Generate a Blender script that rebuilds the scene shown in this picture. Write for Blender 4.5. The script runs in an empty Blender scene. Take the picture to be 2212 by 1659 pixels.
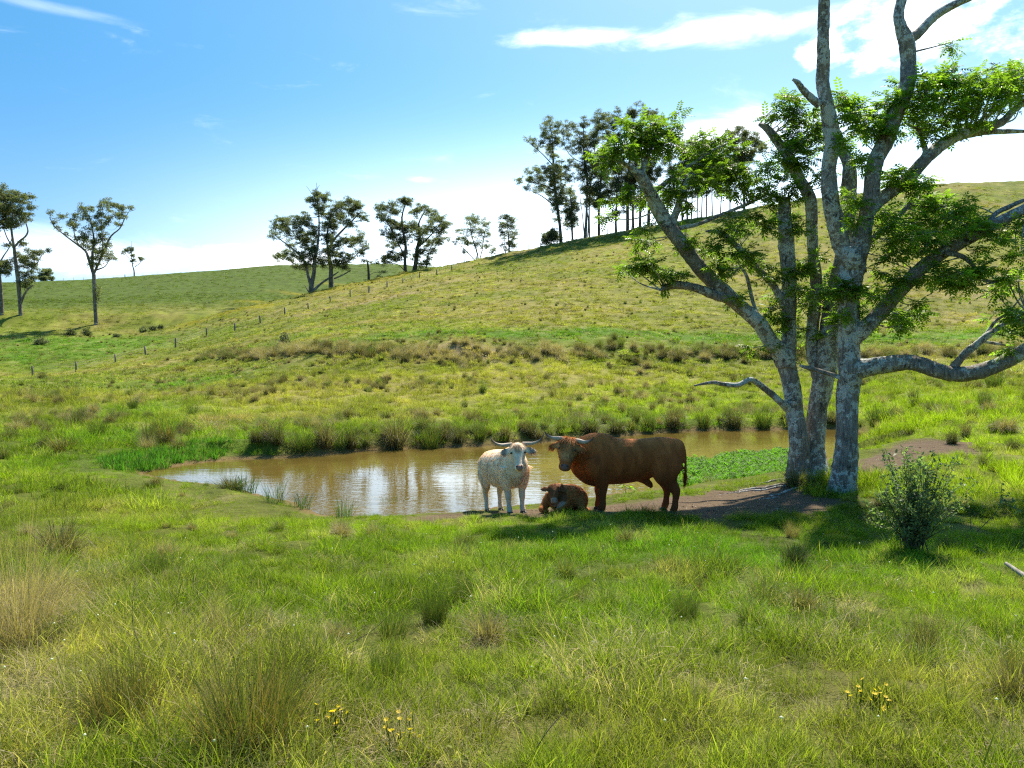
import bpy, math, random
import numpy as np
from mathutils import Vector, Matrix
R = math.radians
random.seed(7)
rng = np.random.default_rng(7)
scene = bpy.context.scene
COL = scene.collection

# ------------------------------------------------------------------ camera
F = 1609.0                     # focal length for a 2212 x 1659 picture
CAM_Z = 3.36
PITCH = math.atan(64.5 / F)
cam_d = bpy.data.cameras.new('camera')
cam_d.sensor_width = 36.0
cam_d.lens = 36.0 * F / 2212.0
cam_d.clip_start = 0.1
cam_d.clip_end = 6000.0
cam = bpy.data.objects.new('camera', cam_d)
COL.objects.link(cam)
cam.location = (0, 0, CAM_Z)
cam.rotation_euler = (math.pi / 2 - PITCH, 0, 0)
scene.camera = cam

# ------------------------------------------------------------------ sky, sun, exposure
SUN_EL, SUN_AZ = 53.0, 24.0    # degrees; azimuth to the right of straight ahead
world = bpy.data.worlds.new('World')
scene.world = world
world.use_nodes = True
wn, wl = world.node_tree.nodes, world.node_tree.links
wn.clear()

class NT:
    """small helper for building node trees"""
    def __init__(s, tree): s.t = tree; s.n = tree.nodes; s.l = tree.links
    def node(s, typ, **kw):
        nd = s.n.new(typ)
        for k, v in kw.items(): setattr(nd, k, v)
        return nd
    def put(s, sock, v):
        if isinstance(v, bpy.types.NodeSocket): s.l.new(v, sock)
        elif v is not None: sock.default_value = v
    def math(s, op, a, b=None, c=None, clamp=False):
        nd = s.node('ShaderNodeMath', operation=op, use_clamp=clamp)
        s.put(nd.inputs[0], a); s.put(nd.inputs[1], b); s.put(nd.inputs[2], c)
        return nd.outputs[0]
    def mix(s, fac, a, b, blend='MIX'):
        nd = s.node('ShaderNodeMix', data_type='RGBA', blend_type=blend)
        s.put(nd.inputs['Factor'], fac)
        ins = [i for i in nd.inputs if i.type == 'RGBA']
        s.put(ins[0], a); s.put(ins[1], b)
        return [o for o in nd.outputs if o.type == 'RGBA'][0]
    def noise(s, vec, scale, detail=4, rough=0.55, dim='3D', dist=0.0):
        nd = s.node('ShaderNodeTexNoise', noise_dimensions=dim)
        s.put(nd.inputs['Vector'], vec)
        nd.inputs['Scale'].default_value = scale; nd.inputs['Detail'].default_value = detail
        nd.inputs['Roughness'].default_value = rough; nd.inputs['Distortion'].default_value = dist
        return nd.outputs['Fac']
    def ramp(s, fac, stops, interp='LINEAR'):
        nd = s.node('ShaderNodeValToRGB')
        nd.color_ramp.interpolation = interp
        els = nd.color_ramp.elements
        while len(els) < len(stops): els.new(0.5)
        for e, (p, c) in zip(els, stops):
            e.position = p; e.color = c if len(c) == 4 else (*c, 1)
        s.put(nd.inputs['Fac'], fac)
        return nd.outputs['Color']
    def smooth(s, x, lo, hi):
        nd = s.node('ShaderNodeMapRange', interpolation_type='SMOOTHSTEP')
        s.put(nd.inputs['Value'], x)
        nd.inputs['From Min'].default_value = lo; nd.inputs['From Max'].default_value = hi
        return nd.outputs['Result']

def px_azel(px, py):
    u, v = px - 1106.0, 829.5 - py
    d = Vector((u, F * math.cos(PITCH) + v * math.sin(PITCH), -F * math.sin(PITCH) + v * math.cos(PITCH))).normalized()
    return math.atan2(d.x, d.y), math.asin(d.z)

W = NT(world.node_tree)
world.cycles.sampling_method = 'MANUAL'
world.cycles.sample_map_resolution = 512
sky = W.node('ShaderNodeTexSky', sky_type='NISHITA')
sky.sun_disc = False
sky.sun_elevation = R(SUN_EL)
sky.sun_rotation = R(SUN_AZ)
sky.altitude = 60.0
sky.air_density = 1.0
sky.dust_density = 1.0
sky.ozone_density = 3.0
tc = W.node('ShaderNodeTexCoord')
gen = tc.outputs['Generated']
sep = W.node('ShaderNodeSeparateXYZ'); W.put(sep.inputs[0], gen)
dx, dy, dz = sep.outputs
az = W.math('ARCTAN2', dx, dy)
el = W.math('ARCSINE', dz)
# the whole sky: thin high streaks, drawn out sideways
comb = W.node('ShaderNodeCombineXYZ')
W.put(comb.inputs[0], W.math('MULTIPLY', az, 1.0)); W.put(comb.inputs[1], W.math('MULTIPLY', el, 3.6)); comb.inputs[2].default_value = 3.7
n_streak = W.noise(comb.outputs[0], 7.5, 9, 0.62, dist=0.5)
comb2 = W.node('ShaderNodeCombineXYZ')
W.put(comb2.inputs[0], az); W.put(comb2.inputs[1], W.math('MULTIPLY', el, 1.7)); comb2.inputs[2].default_value = 1.3
n_puff = W.noise(comb2.outputs[0], 19.0, 9, 0.62)
thin = W.math('MULTIPLY', W.smooth(n_streak, 0.58, 0.90), 0.22)
def blob(px, py, hw, hh, noise, lo, hi, gain, soft=1.0):
    a, e = px_azel(px, py)
    da = W.math('DIVIDE', W.math('SUBTRACT', az, a), hw / F)
    de = W.math('DIVIDE', W.math('SUBTRACT', el, e), hh / F)
    r2 = W.math('ADD', W.math('MULTIPLY', da, da), W.math('MULTIPLY', de, de))
    m = W.math('POWER', 2.718, W.math('MULTIPLY', r2, -soft))
    k = W.math('ADD', noise, W.math('MULTIPLY', W.math('SUBTRACT', m, 0.6), 0.55))
    return W.math('MULTIPLY', W.math('MULTIPLY', W.smooth(k, lo, hi), W.smooth(m, 0.0, 0.45)), gain)
clouds = [thin,
    blob(1600, 62, 330, 36, n_streak, 0.36, 0.95, 0.85),
    blob(1290, 78, 300, 22, n_streak, 0.40, 0.95, 0.7),
    blob(1980, 45, 190, 75, n_puff, 0.44, 0.80, 0.9, 0.8),
    blob(1790, 110, 90, 40, n_puff, 0.48, 0.80, 0.8),
    blob(2300, 60, 260, 110, n_puff, 0.48, 0.80, 0.6),
    blob(120, 545, 330, 60, n_streak, 0.36, 0.95, 0.5),
    blob(530, 560, 180, 30, n_puff, 0.36, 0.80, 0.85),
    blob(500, 540, 50, 14, n_puff, 0.34, 0.70, 0.8),
    blob(905, 388, 44, 10, n_puff, 0.40, 0.95, 0.35),
    blob(80, 10, 170, 12, n_streak, 0.38, 0.95, 0.15),
    blob(1560, 290, 420, 50, n_streak, 0.34, 0.95, 0.7),
]
cov = clouds[0]
for c_ in clouds[1:]:
    cov = W.math('MAXIMUM', cov, c_)
# humid haze low over the land, thickest toward the sun
sun_az = R(SUN_AZ)
dsun = W.math('ABSOLUTE', W.math('SUBTRACT', az, sun_az + 0.0))
near_sun = W.smooth(dsun, 1.05, 0.05)
low = W.smooth(el, 0.40, 0.02)
hz = W.math('MULTIPLY', W.math('MULTIPLY', low, low), W.math('ADD', W.math('MULTIPLY', near_sun, 0.90), 0.06), clamp=True)
hsv = W.node('ShaderNodeHueSaturation'); hsv.inputs['Saturation'].default_value = 1.36; hsv.inputs['Value'].default_value = 0.60; hsv.inputs['Hue'].default_value = 0.484
W.put(hsv.inputs['Color'], sky.outputs[0])
away = W.math('MULTIPLY', W.smooth(el, 0.50, 0.0), W.smooth(dsun, 0.25, 1.0))
sk2 = W.mix(away, hsv.outputs[0], W.mix(1.0, hsv.outputs[0], (0.46, 0.62, 0.82, 1), 'MULTIPLY'))
c1 = W.mix(hz, sk2, (15.0, 15.4, 15.8, 1))
shade = W.math('MULTIPLY', W.smooth(n_puff, 0.62, 0.36), 0.25)
ccol = W.mix(shade, (9.5, 9.5, 9.4, 1), (6.0, 6.2, 6.9, 1))
c2 = W.mix(cov, c1, ccol)
bg = W.node('ShaderNodeBackground'); bg.inputs['Strength'].default_value = 0.125
W.put(bg.inputs['Color'], c2)
wo = W.node('ShaderNodeOutputWorld'); W.l.new(bg.outputs[0], wo.inputs['Surface'])

sun_d = bpy.data.lights.new('sun', 'SUN')
sun_d.energy = 4.0
sun_d.angle = R(1.5)
sun_d.color = (1.0, 0.91, 0.76)
sun = bpy.data.objects.new('sun', sun_d); COL.objects.link(sun)
sdir = Vector((math.sin(R(SUN_AZ)) * math.cos(R(SUN_EL)), math.cos(R(SUN_AZ)) * math.cos(R(SUN_EL)), math.sin(R(SUN_EL))))
sun.rotation_euler = sdir.to_track_quat('Z', 'Y').to_euler()

vs = scene.view_settings
vs.view_transform = 'Standard'; vs.look = 'None'; vs.gamma = 1.0; vs.use_curve_mapping = False
vs.exposure = 1.30
scene.render.engine = 'CYCLES'
cy = scene.cycles
cy.use_denoising = False        # fine grass and hair stay crisp; the little grain left is like a photograph's
cy.filter_width = 1.25
cy.max_bounces = 4; cy.diffuse_bounces = 2; cy.glossy_bounces = 2; cy.transmission_bounces = 2; cy.transparent_max_bounces = 8
cy.caustics_reflective = False; cy.caustics_refractive = False
cy.sample_clamp_indirect = 6.0
cy.use_adaptive_sampling = True; cy.adaptive_threshold = 0.02; cy.adaptive_min_samples = 64

# ------------------------------------------------------------------ small tools
def tag(o, label=None, cat=None, group=None, kind=None):
    if label: o['label'] = label
    if cat: o['category'] = cat
    if group: o['group'] = group
    if kind: o['kind'] = kind
    return o
def link(o, parent=None):
    COL.objects.link(o)
    if parent is not None: o.parent = parent
    return o
def empty(name, loc=(0, 0, 0), rz=0.0):
    o = bpy.data.objects.new(name, None)
    o.empty_display_size = 0.2
    o.location = loc; o.rotation_euler = (0, 0, rz)
    return link(o)
def mesh_np(name, V, faces, mat=None, smooth=True, attrs=None):
    """faces: list of int arrays, each (n, 3) or (n, 4)"""
    me = bpy.data.meshes.new(name)
    V = np.asarray(V, dtype=np.float32).reshape(-1, 3)
    if not isinstance(faces, (list, tuple)): faces = [faces]
    faces = [np.asarray(f, dtype=np.int32) for f in faces if len(f)]
    me.vertices.add(len(V)); me.vertices.foreach_set('co', V.ravel())
    loops = np.concatenate([f.ravel() for f in faces]) if faces else np.zeros(0, np.int32)
    tot = np.concatenate([np.full(len(f), f.shape[1], np.int32) for f in faces]) if faces else np.zeros(0, np.int32)
    if len(loops):
        me.loops.add(len(loops)); me.loops.foreach_set('vertex_index', loops)
        me.polygons.add(len(tot))
        me.polygons.foreach_set('loop_start', np.concatenate([[0], np.cumsum(tot)[:-1]]).astype(np.int32))
        try: me.polygons.foreach_set('loop_total', tot)
        except Exception: pass
    me.update(calc_edges=True)
    me.validate()
    if smooth and len(loops):
        me.polygons.foreach_set('use_smooth', np.ones(len(me.polygons), dtype=bool))
    for k, (typ, dom, data) in (attrs or {}).items():
        a = me.attributes.new(k, typ, dom)
        data = np.asarray(data)
        if typ == 'FLOAT_COLOR':
            if data.shape[1] == 3: data = np.concatenate([data, np.ones((len(data), 1))], 1)
            a.data.foreach_set('color', data.astype(np.float32).ravel())
        elif typ == 'FLOAT_VECTOR': a.data.foreach_set('vector', data.astype(np.float32).ravel())
        elif typ == 'INT': a.data.foreach_set('value', data.astype(np.int32))
        else: a.data.foreach_set('value', data.astype(np.float32))
    if mat: me.materials.append(mat)
    return me
def obj_me(name, me, parent=None):
    return link(bpy.data.objects.new(name, me), parent)
class MB:
    """collects vertex and face arrays (and one float attribute) for ONE mesh"""
    def __init__(s): s.V = []; s.T = []; s.Q = []; s.A = []; s.n = 0
    def add(s, V, Fc, a=0.5):
        V = np.asarray(V, float).reshape(-1, 3); Fc = np.asarray(Fc, int)
        s.V.append(V)
        (s.T if Fc.shape[1] == 3 else s.Q).append(Fc + s.n)
        s.A.append(np.broadcast_to(np.asarray(a, float), (len(V),)))
        s.n += len(V)
    def mesh(s, name, mat, smooth=True):
        V = np.concatenate(s.V); fs = []
        if s.T: fs.append(np.concatenate(s.T))
        if s.Q: fs.append(np.concatenate(s.Q))
        return mesh_np(name, V, fs, mat, smooth, {'var': ('FLOAT', 'POINT', np.concatenate(s.A))})
    def build(s, name, mat, parent=None, smooth=True):
        return obj_me(name, s.mesh(name, mat, smooth), parent)
def tube(mb, P, rad, n=8, cap=True, a=0.5, rough=0.0, seed=0):
    """a tapered tube along points P; rough adds lumps to the surface"""
    P = np.asarray(P, float); m = len(P)
    rad = np.broadcast_to(np.asarray(rad, float), (m,))
    T = np.gradient(P, axis=0); T /= np.linalg.norm(T, axis=1)[:, None] + 1e-9
    ref = np.array([1.0, 0, 0]) if abs(T[0][0]) < 0.8 else np.array([0, 1.0, 0])
    rg = np.random.default_rng(seed)
    rings = []
    ph = np.linspace(0, 2 * math.pi, n, endpoint=False)
    lump = rg.normal(0, 1, n)
    U = np.cross(T[0], ref); U /= np.linalg.norm(U)
    for i in range(m):
        U = U - T[i] * np.dot(U, T[i]); U /= np.linalg.norm(U) + 1e-9
        Wv = np.cross(T[i], U)
        rr = rad[i] * np.ones(n)
        if rough:
            lump = 0.8 * lump + 0.6 * rg.normal(0, 1, n)
            rr = rr * (1 + rough * lump)
        rings.append(P[i] + np.outer(np.cos(ph) * rr, U) + np.outer(np.sin(ph) * rr, Wv))
    V = np.concatenate(rings)
    i = np.arange(m - 1)[:, None] * n; j = np.arange(n)[None, :]; j2 = (j + 1) % n
    Q = np.stack([i + j, i + j2, i + n + j2, i + n + j], -1).reshape(-1, 4)
    av = np.asarray(a, float)
    mb.add(V, Q, np.repeat(av, n) if av.ndim else a)
    if cap:
        for k, c in ((0, P[0]), (m - 1, P[-1])):
            ring = V[k * n:(k + 1) * n]
            VV = np.concatenate([ring, [c]])
            tr = np.stack([np.arange(n), (np.arange(n) + 1) % n, np.full(n, n)], -1)
            if k == 0: tr = tr[:, ::-1]
            mb.add(VV, tr, float(av[k]) if av.ndim else a)
def catmull(P, k=4):
    """smooth a polyline of rows (any number of columns), k pieces per segment"""
    P = np.asarray(P, float)
    if len(P) < 3:
        t = np.linspace(0, 1, k + 1)[:, None]
        return P[0] * (1 - t) + P[-1] * t
    Q = np.concatenate([[2 * P[0] - P[1]], P, [2 * P[-1] - P[-2]]])
    out = []
    for i in range(1, len(Q) - 2):
        for s in range(k):
            t = s / k
            out.append(0.5 * (2 * Q[i] + (Q[i + 1] - Q[i - 1]) * t + (2 * Q[i - 1] - 5 * Q[i] + 4 * Q[i + 1] - Q[i + 2]) * t * t + (3 * Q[i] - Q[i - 1] - 3 * Q[i + 1] + Q[i + 2]) * t ** 3))
    out.append(Q[-2])
    return np.array(out)
# value noise on arrays
def _hash(ix, iy, seed):
    h = (ix.astype(np.int64) * 374761393 + iy.astype(np.int64) * 668265263 + seed * 1274126177) & 0xFFFFFFFF
    h = ((h ^ (h >> 13)) * 1274126177) & 0xFFFFFFFF
    h = (h ^ (h >> 16)) & 0xFFFFFFFF
    return h / 4294967295.0
def vnoise(x, y, seed=0):
    ix = np.floor(x); iy = np.floor(y); fx = x - ix; fy = y - iy
    fx = fx * fx * fx * (fx * (fx * 6 - 15) + 10); fy = fy * fy * fy * (fy * (fy * 6 - 15) + 10)
    a = _hash(ix, iy, seed); b = _hash(ix + 1, iy, seed); c = _hash(ix, iy + 1, seed); d = _hash(ix + 1, iy + 1, seed)
    return (a * (1 - fx) + b * fx) * (1 - fy) + (c * (1 - fx) + d * fx) * fy
def fbm(x, y, seed=0, octv=4, gain=0.5):
    s = 0; amp = 1; tot = 0
    for o in range(octv):
        s = s + amp * vnoise(x, y, seed + o * 17); tot += amp
        x, y = 1.93 * x + 0.6 * y + 5.1, 1.93 * y - 0.6 * x + 2.3
        amp *= gain
    return s / tot
def sstep(x, lo, hi):
    t = np.clip((np.asarray(x, float) - lo) / (hi - lo), 0, 1)
    return t * t * (3 - 2 * t)
def ray_dir(px, py):
    u, v = px - 1106.0, 829.5 - py
    d = np.array([u, F * math.cos(PITCH) + v * math.sin(PITCH), -F * math.sin(PITCH) + v * math.cos(PITCH)])
    return d / d[1]
def at(px, py, Y):
    """the point of the place that the photograph shows at (px, py), standing Y metres ahead"""
    d = ray_dir(px, py)
    return np.array([d[0] * Y, Y, CAM_Z + d[2] * Y])
# ------------------------------------------------------------------ terrain
# spot heights (picture position, metres ahead) surveyed from the photograph
CTRL = [
 # near bank
 (1106,1659,3.0),(1106,1400,5.0),(1106,1250,8.0),(1106,1150,11.5),(1180,1112,13.4),(1420,1104,13.7),
 (300,1500,4.1),(300,1300,6.8),(300,1150,11.8),(300,1070,17.0),(1900,1500,4.2),(1900,1250,8.2),(1900,1120,12.8),
 (60,1150,11.2),(60,1040,17.5),(60,1000,21.5),(-200,1100,14.0),(-200,960,24.0),
 (2212,1150,11.5),(2212,1050,15.5),(2212,960,20.5),(2212,905,25.5),(2050,1000,17.8),(1815,1063,15.2),(1745,1034,16.9),(2400,1000,17.0),
 (2050,905,27.0),(1990,880,31.0),
 # left of the pond, up the gully
 (150,930,31.0),(0,900,36.0),(0,850,50.0),(300,930,30.0),(0,820,70.0),(70,806,96.0),(0,760,112.0),(0,708,143.0),(205,714,143.0),(120,740,122.0),
 (-300,708,143.0),(-300,800,90.0),
 # far bank and the slope of the hill
 (500,955,27.5),(500,900,38.0),(500,850,50.0),(500,800,68.0),(470,770,84.0),(315,757,113.0),(447,722,125.0),
 (1000,925,33.0),(1000,900,37.0),(1000,850,46.0),(1000,800,57.0),(1000,783,60.5),(1000,742,63.5),(1000,715,74.0),(1000,650,107.0),
 (1350,900,39.0),(1350,850,48.0),(1350,785,60.5),(1350,745,63.5),(1350,715,74.0),(1350,600,115.0),
 (700,900,37.5),(700,850,47.0),(700,795,60.0),(700,755,66.0),(700,720,85.0),(700,690,110.0),
 (1700,895,41.0),(1700,850,49.0),(1700,785,62.0),(1700,748,65.5),(1700,715,76.0),(1700,600,113.0),(1700,500,148.0),
 (2212,850,41.0),(2212,780,58.0),(2212,745,63.0),(2212,700,78.0),(2212,550,120.0),(2500,550,120.0),(2500,800,52.0),
]
CREST = [(340,715,141.0),(400,699,146.0),(500,672,152.0),(660,638,162.0),(800,605,173.0),(900,585,182.0),(1000,568,188.0),(1100,548,192.0),(1240,521,193.0),(1440,484,190.0),(1640,448,186.0),(1800,424,186.0),(1990,399,188.0),(2212,391,192.0),(2600,385,196.0),(3000,400,200.0)]
FAR = [(-600,640,330.0),(0,611,336.0),(300,598,340.0),(600,573,348.0),(830,569,355.0),(940,577,360.0),(1100,600,360.0),(1300,660,360.0),(1600,720,360.0)]
def warp(x, y):
    yc = np.clip(y, -4.0, 600.0)
    return np.stack([np.clip(x / (yc + 9.0), -1.35, 1.35) * 2.2, np.log((yc + 9.0) / 12.0)], -1)
def tps_fit(pts, vals):
    n = len(pts)
    d = np.linalg.norm(pts[:, None] - pts[None], axis=-1)
    K = d * d * np.log(d + 1e-9) + np.eye(n) * 2e-4
    P = np.concatenate([np.ones((n, 1)), pts], 1)
    A = np.block([[K, P], [P.T, np.zeros((3, 3))]])
    return pts, np.linalg.solve(A, np.concatenate([vals, np.zeros(3)]))
def tps_eval(fit, q):
    pts, w = fit; out = np.empty(len(q))
    for i in range(0, len(q), 60000):
        qq = q[i:i + 60000]
        d = np.linalg.norm(qq[:, None] - pts[None], axis=-1)
        out[i:i + 60000] = (d * d * np.log(d + 1e-9)) @ w[:-3] + w[-3] + qq @ w[-2:]
    return out
_near = [at(*c) for c in CTRL] + [at(*c) for c in CREST]
_near += [np.array([0, 0, 1.50]), np.array([-4, 0, 1.52]), np.array([4, 0, 1.48]), np.array([0, -4, 1.6])]
_xy = np.array([p[:2] for p in _near]); _z = np.array([p[2] for p in _near])
# heights are fitted as z / (y + 9) so that far relief does not swamp the near ground
NEAR_FIT = tps_fit(warp(_xy[:, 0], _xy[:, 1]), _z / (np.clip(_xy[:, 1], -4, 600) + 9.0))
_cr = np.array([at(*c) for c in CREST])
_cra = np.arctan2(_cr[:, 0], _cr[:, 1]); _crr = np.hypot(_cr[:, 0], _cr[:, 1])
_fa = np.array([at(*c) for c in FAR]); _faa = np.arctan2(_fa[:, 0], _fa[:, 1]); _far_r = np.hypot(_fa[:, 0], _fa[:, 1])
# pond outline, on the water level z = 0
POND_PX = [(308,1024),(385,1040),(490,1050),(548,1066),(585,1076),(640,1086),(690,1112),(760,1119),(850,1116),(940,1110),(1010,1108),(1070,1097),(1160,1090),(1250,1082),(1330,1066),(1420,1058),(1500,1048),(1600,1036),(1690,1026),(1740,1008),(1800,985),(1850,966),(1872,948),(1868,934),(1800,927),(1700,928),(1600,929),(1500,931),(1420,936),(1340,943),(1250,950),(1150,958),(1050,964),(950,968),(860,970),(800,974),(700,984),(600,990),(520,992),(440,999),(370,1009)]
def on_level(px, py, z=0.0):
    d = ray_dir(px, py); t = (z - CAM_Z) / d[2]
    return np.array([d[0] * t, t])
POND = np.array([on_level(*p) for p in POND_PX])
POND = catmull(np.concatenate([POND, POND[:1]]), 3)[:-1]
def poly_sd(x, y, poly):
    """signed distance to a closed polygon, negative inside"""
    x = np.asarray(x, float); y = np.asarray(y, float)
    best = np.full(x.shape, 1e9); inside = np.zeros(x.shape, bool)
    n = len(poly)
    for i in range(n):
        ax, ay = poly[i]; bx, by = poly[(i + 1) % n]
        ex, ey = bx - ax, by - ay
        t = np.clip(((x - ax) * ex + (y - ay) * ey) / (ex * ex + ey * ey + 1e-12), 0, 1)
        best = np.minimum(best, (x - ax - t * ex) ** 2 + (y - ay - t * ey) ** 2)
        c = ((ay > y) != (by > y)) & (x < (bx - ax) * (y - ay) / (by - ay + 1e-12) + ax)
        inside ^= c
    d = np.sqrt(best)
    return np.where(inside, -d, d)
def base_h(x, y):
    x = np.asarray(x, float).ravel(); y = np.asarray(y, float).ravel()
    a = np.arctan2(x, np.maximum(y, 1e-3)); r = np.hypot(x, y)
    left = a < _cra[0]
    sc = np.where(left & (r > 172.0), 172.0 / np.maximum(r, 1.0), 1.0)      # left of the crest the spot heights end at the gully
    h = tps_eval(NEAR_FIT, warp(x * sc, y * sc)) * (np.clip(y * sc, -4, 600) + 9.0)
    # past the crest of the near hill the ground falls away
    rc = np.interp(a, _cra, _crr); zc = np.interp(a, _cra, _cr[:, 2])
    over = np.maximum(r - rc, 0)
    back = zc - 0.0016 * over ** 1.6 - 0.05 * over
    k = sstep(r - rc, -6, 0)
    h = np.where((r > rc - 6) & ~left, h * (1 - k) + np.where(r > rc, back, zc - 0.12 * (rc - r)) * k, h)
    # the farther hill on the left
    rf = np.interp(a, _faa, _far_r); zf = np.interp(a, _faa, _fa[:, 2])
    r0 = np.interp(a, [-0.62, -0.44, -0.34, -0.22, 0.0], [166.0, 160.0, 162.0, 184.0, 196.0])
    t = np.clip((r - r0) / (rf - r0), 0, 1)
    low = np.interp(a, [-0.75, -0.4, -0.2, 0.05, 0.3, 0.6], [10.4, 10.2, 11.5, 15.0, 12.0, 8.0])
    fh = low + (zf - low) * (0.72 * t + 0.28 * np.sin(t * math.pi / 2))
    fh = np.where(r > rf, zf - 0.02 * (r - rf) - 0.0005 * (r - rf) ** 2 * (r < rf + 200) - 20 * (r >= rf + 200), fh)
    fh = np.maximum(fh, -12.0)
    fh = np.where((r > 128) & (y > 0), fh - 0.35 * np.maximum(r0 + 6 - r, 0), -50.0)
    d = h - fh; kk = 2.0
    h = np.where(r > 110, np.maximum(h, fh) + np.maximum(kk - np.abs(d), 0) ** 2 / (4 * kk), h)
    return np.maximum(h, -14.0)
def pond_mix(x, y, h):
    sd = poly_sd(x, y, POND)
    far_side = sstep(y, 22, 27)
    bank = 0.03 + np.where(far_side > 0.5, 0.42 * sstep(sd, 0.0, 0.9), 0.12 * sstep(sd, 0, 1.2)) + 0.05 * np.maximum(sd, 0)
    k = sstep(sd, 0.2, 3.2)
    out = np.where(sd > 0, bank * (1 - k) + np.maximum(h, 0.12) * k, -0.05 - 0.25 * sstep(-sd, 0, 1.5))
    return out, sd
def hfun(x, y, bumps=True):
    x = np.asarray(x, float).ravel(); y = np.asarray(y, float).ravel()
    h, sd = pond_mix(x, y, base_h(x, y))
    if bumps:
        r = np.hypot(x, y)
        amp = np.interp(r, [0, 6, 12, 15, 25, 60, 200, 400], [0.10, 0.19, 0.17, 0.15, 0.22, 0.30, 0.34, 0.30])
        quiet = sstep(sd, 0.0, 1.5) * (1 - 0.70 * dirt_mask(x, y))
        n1 = fbm(x / 1.7, y / 1.7, 3, 3) - 0.45
        n2 = fbm(x / 0.6 + 9, y / 0.6, 8, 2) - 0.45
        lump = np.maximum(fbm(x / 2.6, y / 2.2, 21, 3) - 0.52, 0) * 3.2
        h = h + quiet * amp * (n1 * 1.1 + lump * 0.8 + n2 * np.where(r < 22, 0.75, 0.35) * (r < 80))
        h = h + quiet * np.interp(r, [0, 60, 120, 300], [0, 0, 0.5, 1.3]) * (fbm(x / 22.0, y / 22.0, 31, 2) - 0.5)
    return h
def seg_d(x, y, pts):
    best = np.full(np.shape(x), 1e9)
    for (ax, ay), (bx, by) in zip(pts[:-1], pts[1:]):
        ex, ey = bx - ax, by - ay
        t = np.clip(((x - ax) * ex + (y - ay) * ey) / (ex * ex + ey * ey + 1e-12), 0, 1)
        best = np.minimum(best, (x - ax - t * ex) ** 2 + (y - ay - t * ey) ** 2)
    return np.sqrt(best)
def ground_px(px, py):
    """where the picture ray through (px, py) meets the smooth ground"""
    d = ray_dir(px, py)
    Y = np.geomspace(2.2, 420, 1400)
    zz, _ = pond_mix(d[0] * Y, Y, base_h(d[0] * Y, Y))
    f = CAM_Z + d[2] * Y - zz
    i = np.argmax(f < 0)
    if f[i] >= 0: i = len(Y) - 1
    t = f[i - 1] / (f[i - 1] - f[i] + 1e-12) if i else 0
    y = Y[i - 1] + t * (Y[i] - Y[i - 1])
    return np.array([d[0] * y, y])
# trodden bare earth, along the bank and right of the trees
DIRT = [  # polylines in picture coordinates with half width in metres
 ([(985,1108),(1110,1107),(1200,1103),(1300,1098),(1400,1092),(1500,1084),(1600,1080),(1690,1085)], 0.55, 0.5),
 ([(1400,1106),(1500,1104),(1620,1100),(1720,1096)], 0.50, 0.35),
 ([(1560,1062),(1640,1058)], 0.45, 0.35),
 ([(1290,1112),(1420,1116),(1560,1114),(1690,1108)], 0.30, 0.45),
 ([(1845,1030),(1930,1012),(2030,994)], 0.85, 0.6),
]
DIRT_W = []
for pts_, w0, w1 in DIRT:
    DIRT_W.append(([on_level(a, b, 0.42) for a, b in pts_], w0, w1))
def dirt_mask(x, y):
    m = np.zeros(np.shape(x))
    wob = 0.5 * (fbm(np.asarray(x) / 0.8, np.asarray(y) / 0.8, 77, 3) - 0.5) * 2.6
    for pts_, w0, w1 in DIRT_W:
        m = np.maximum(m, 1 - sstep(seg_d(x, y, pts_) + wob, w0, w0 + w1))
    return m
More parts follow.
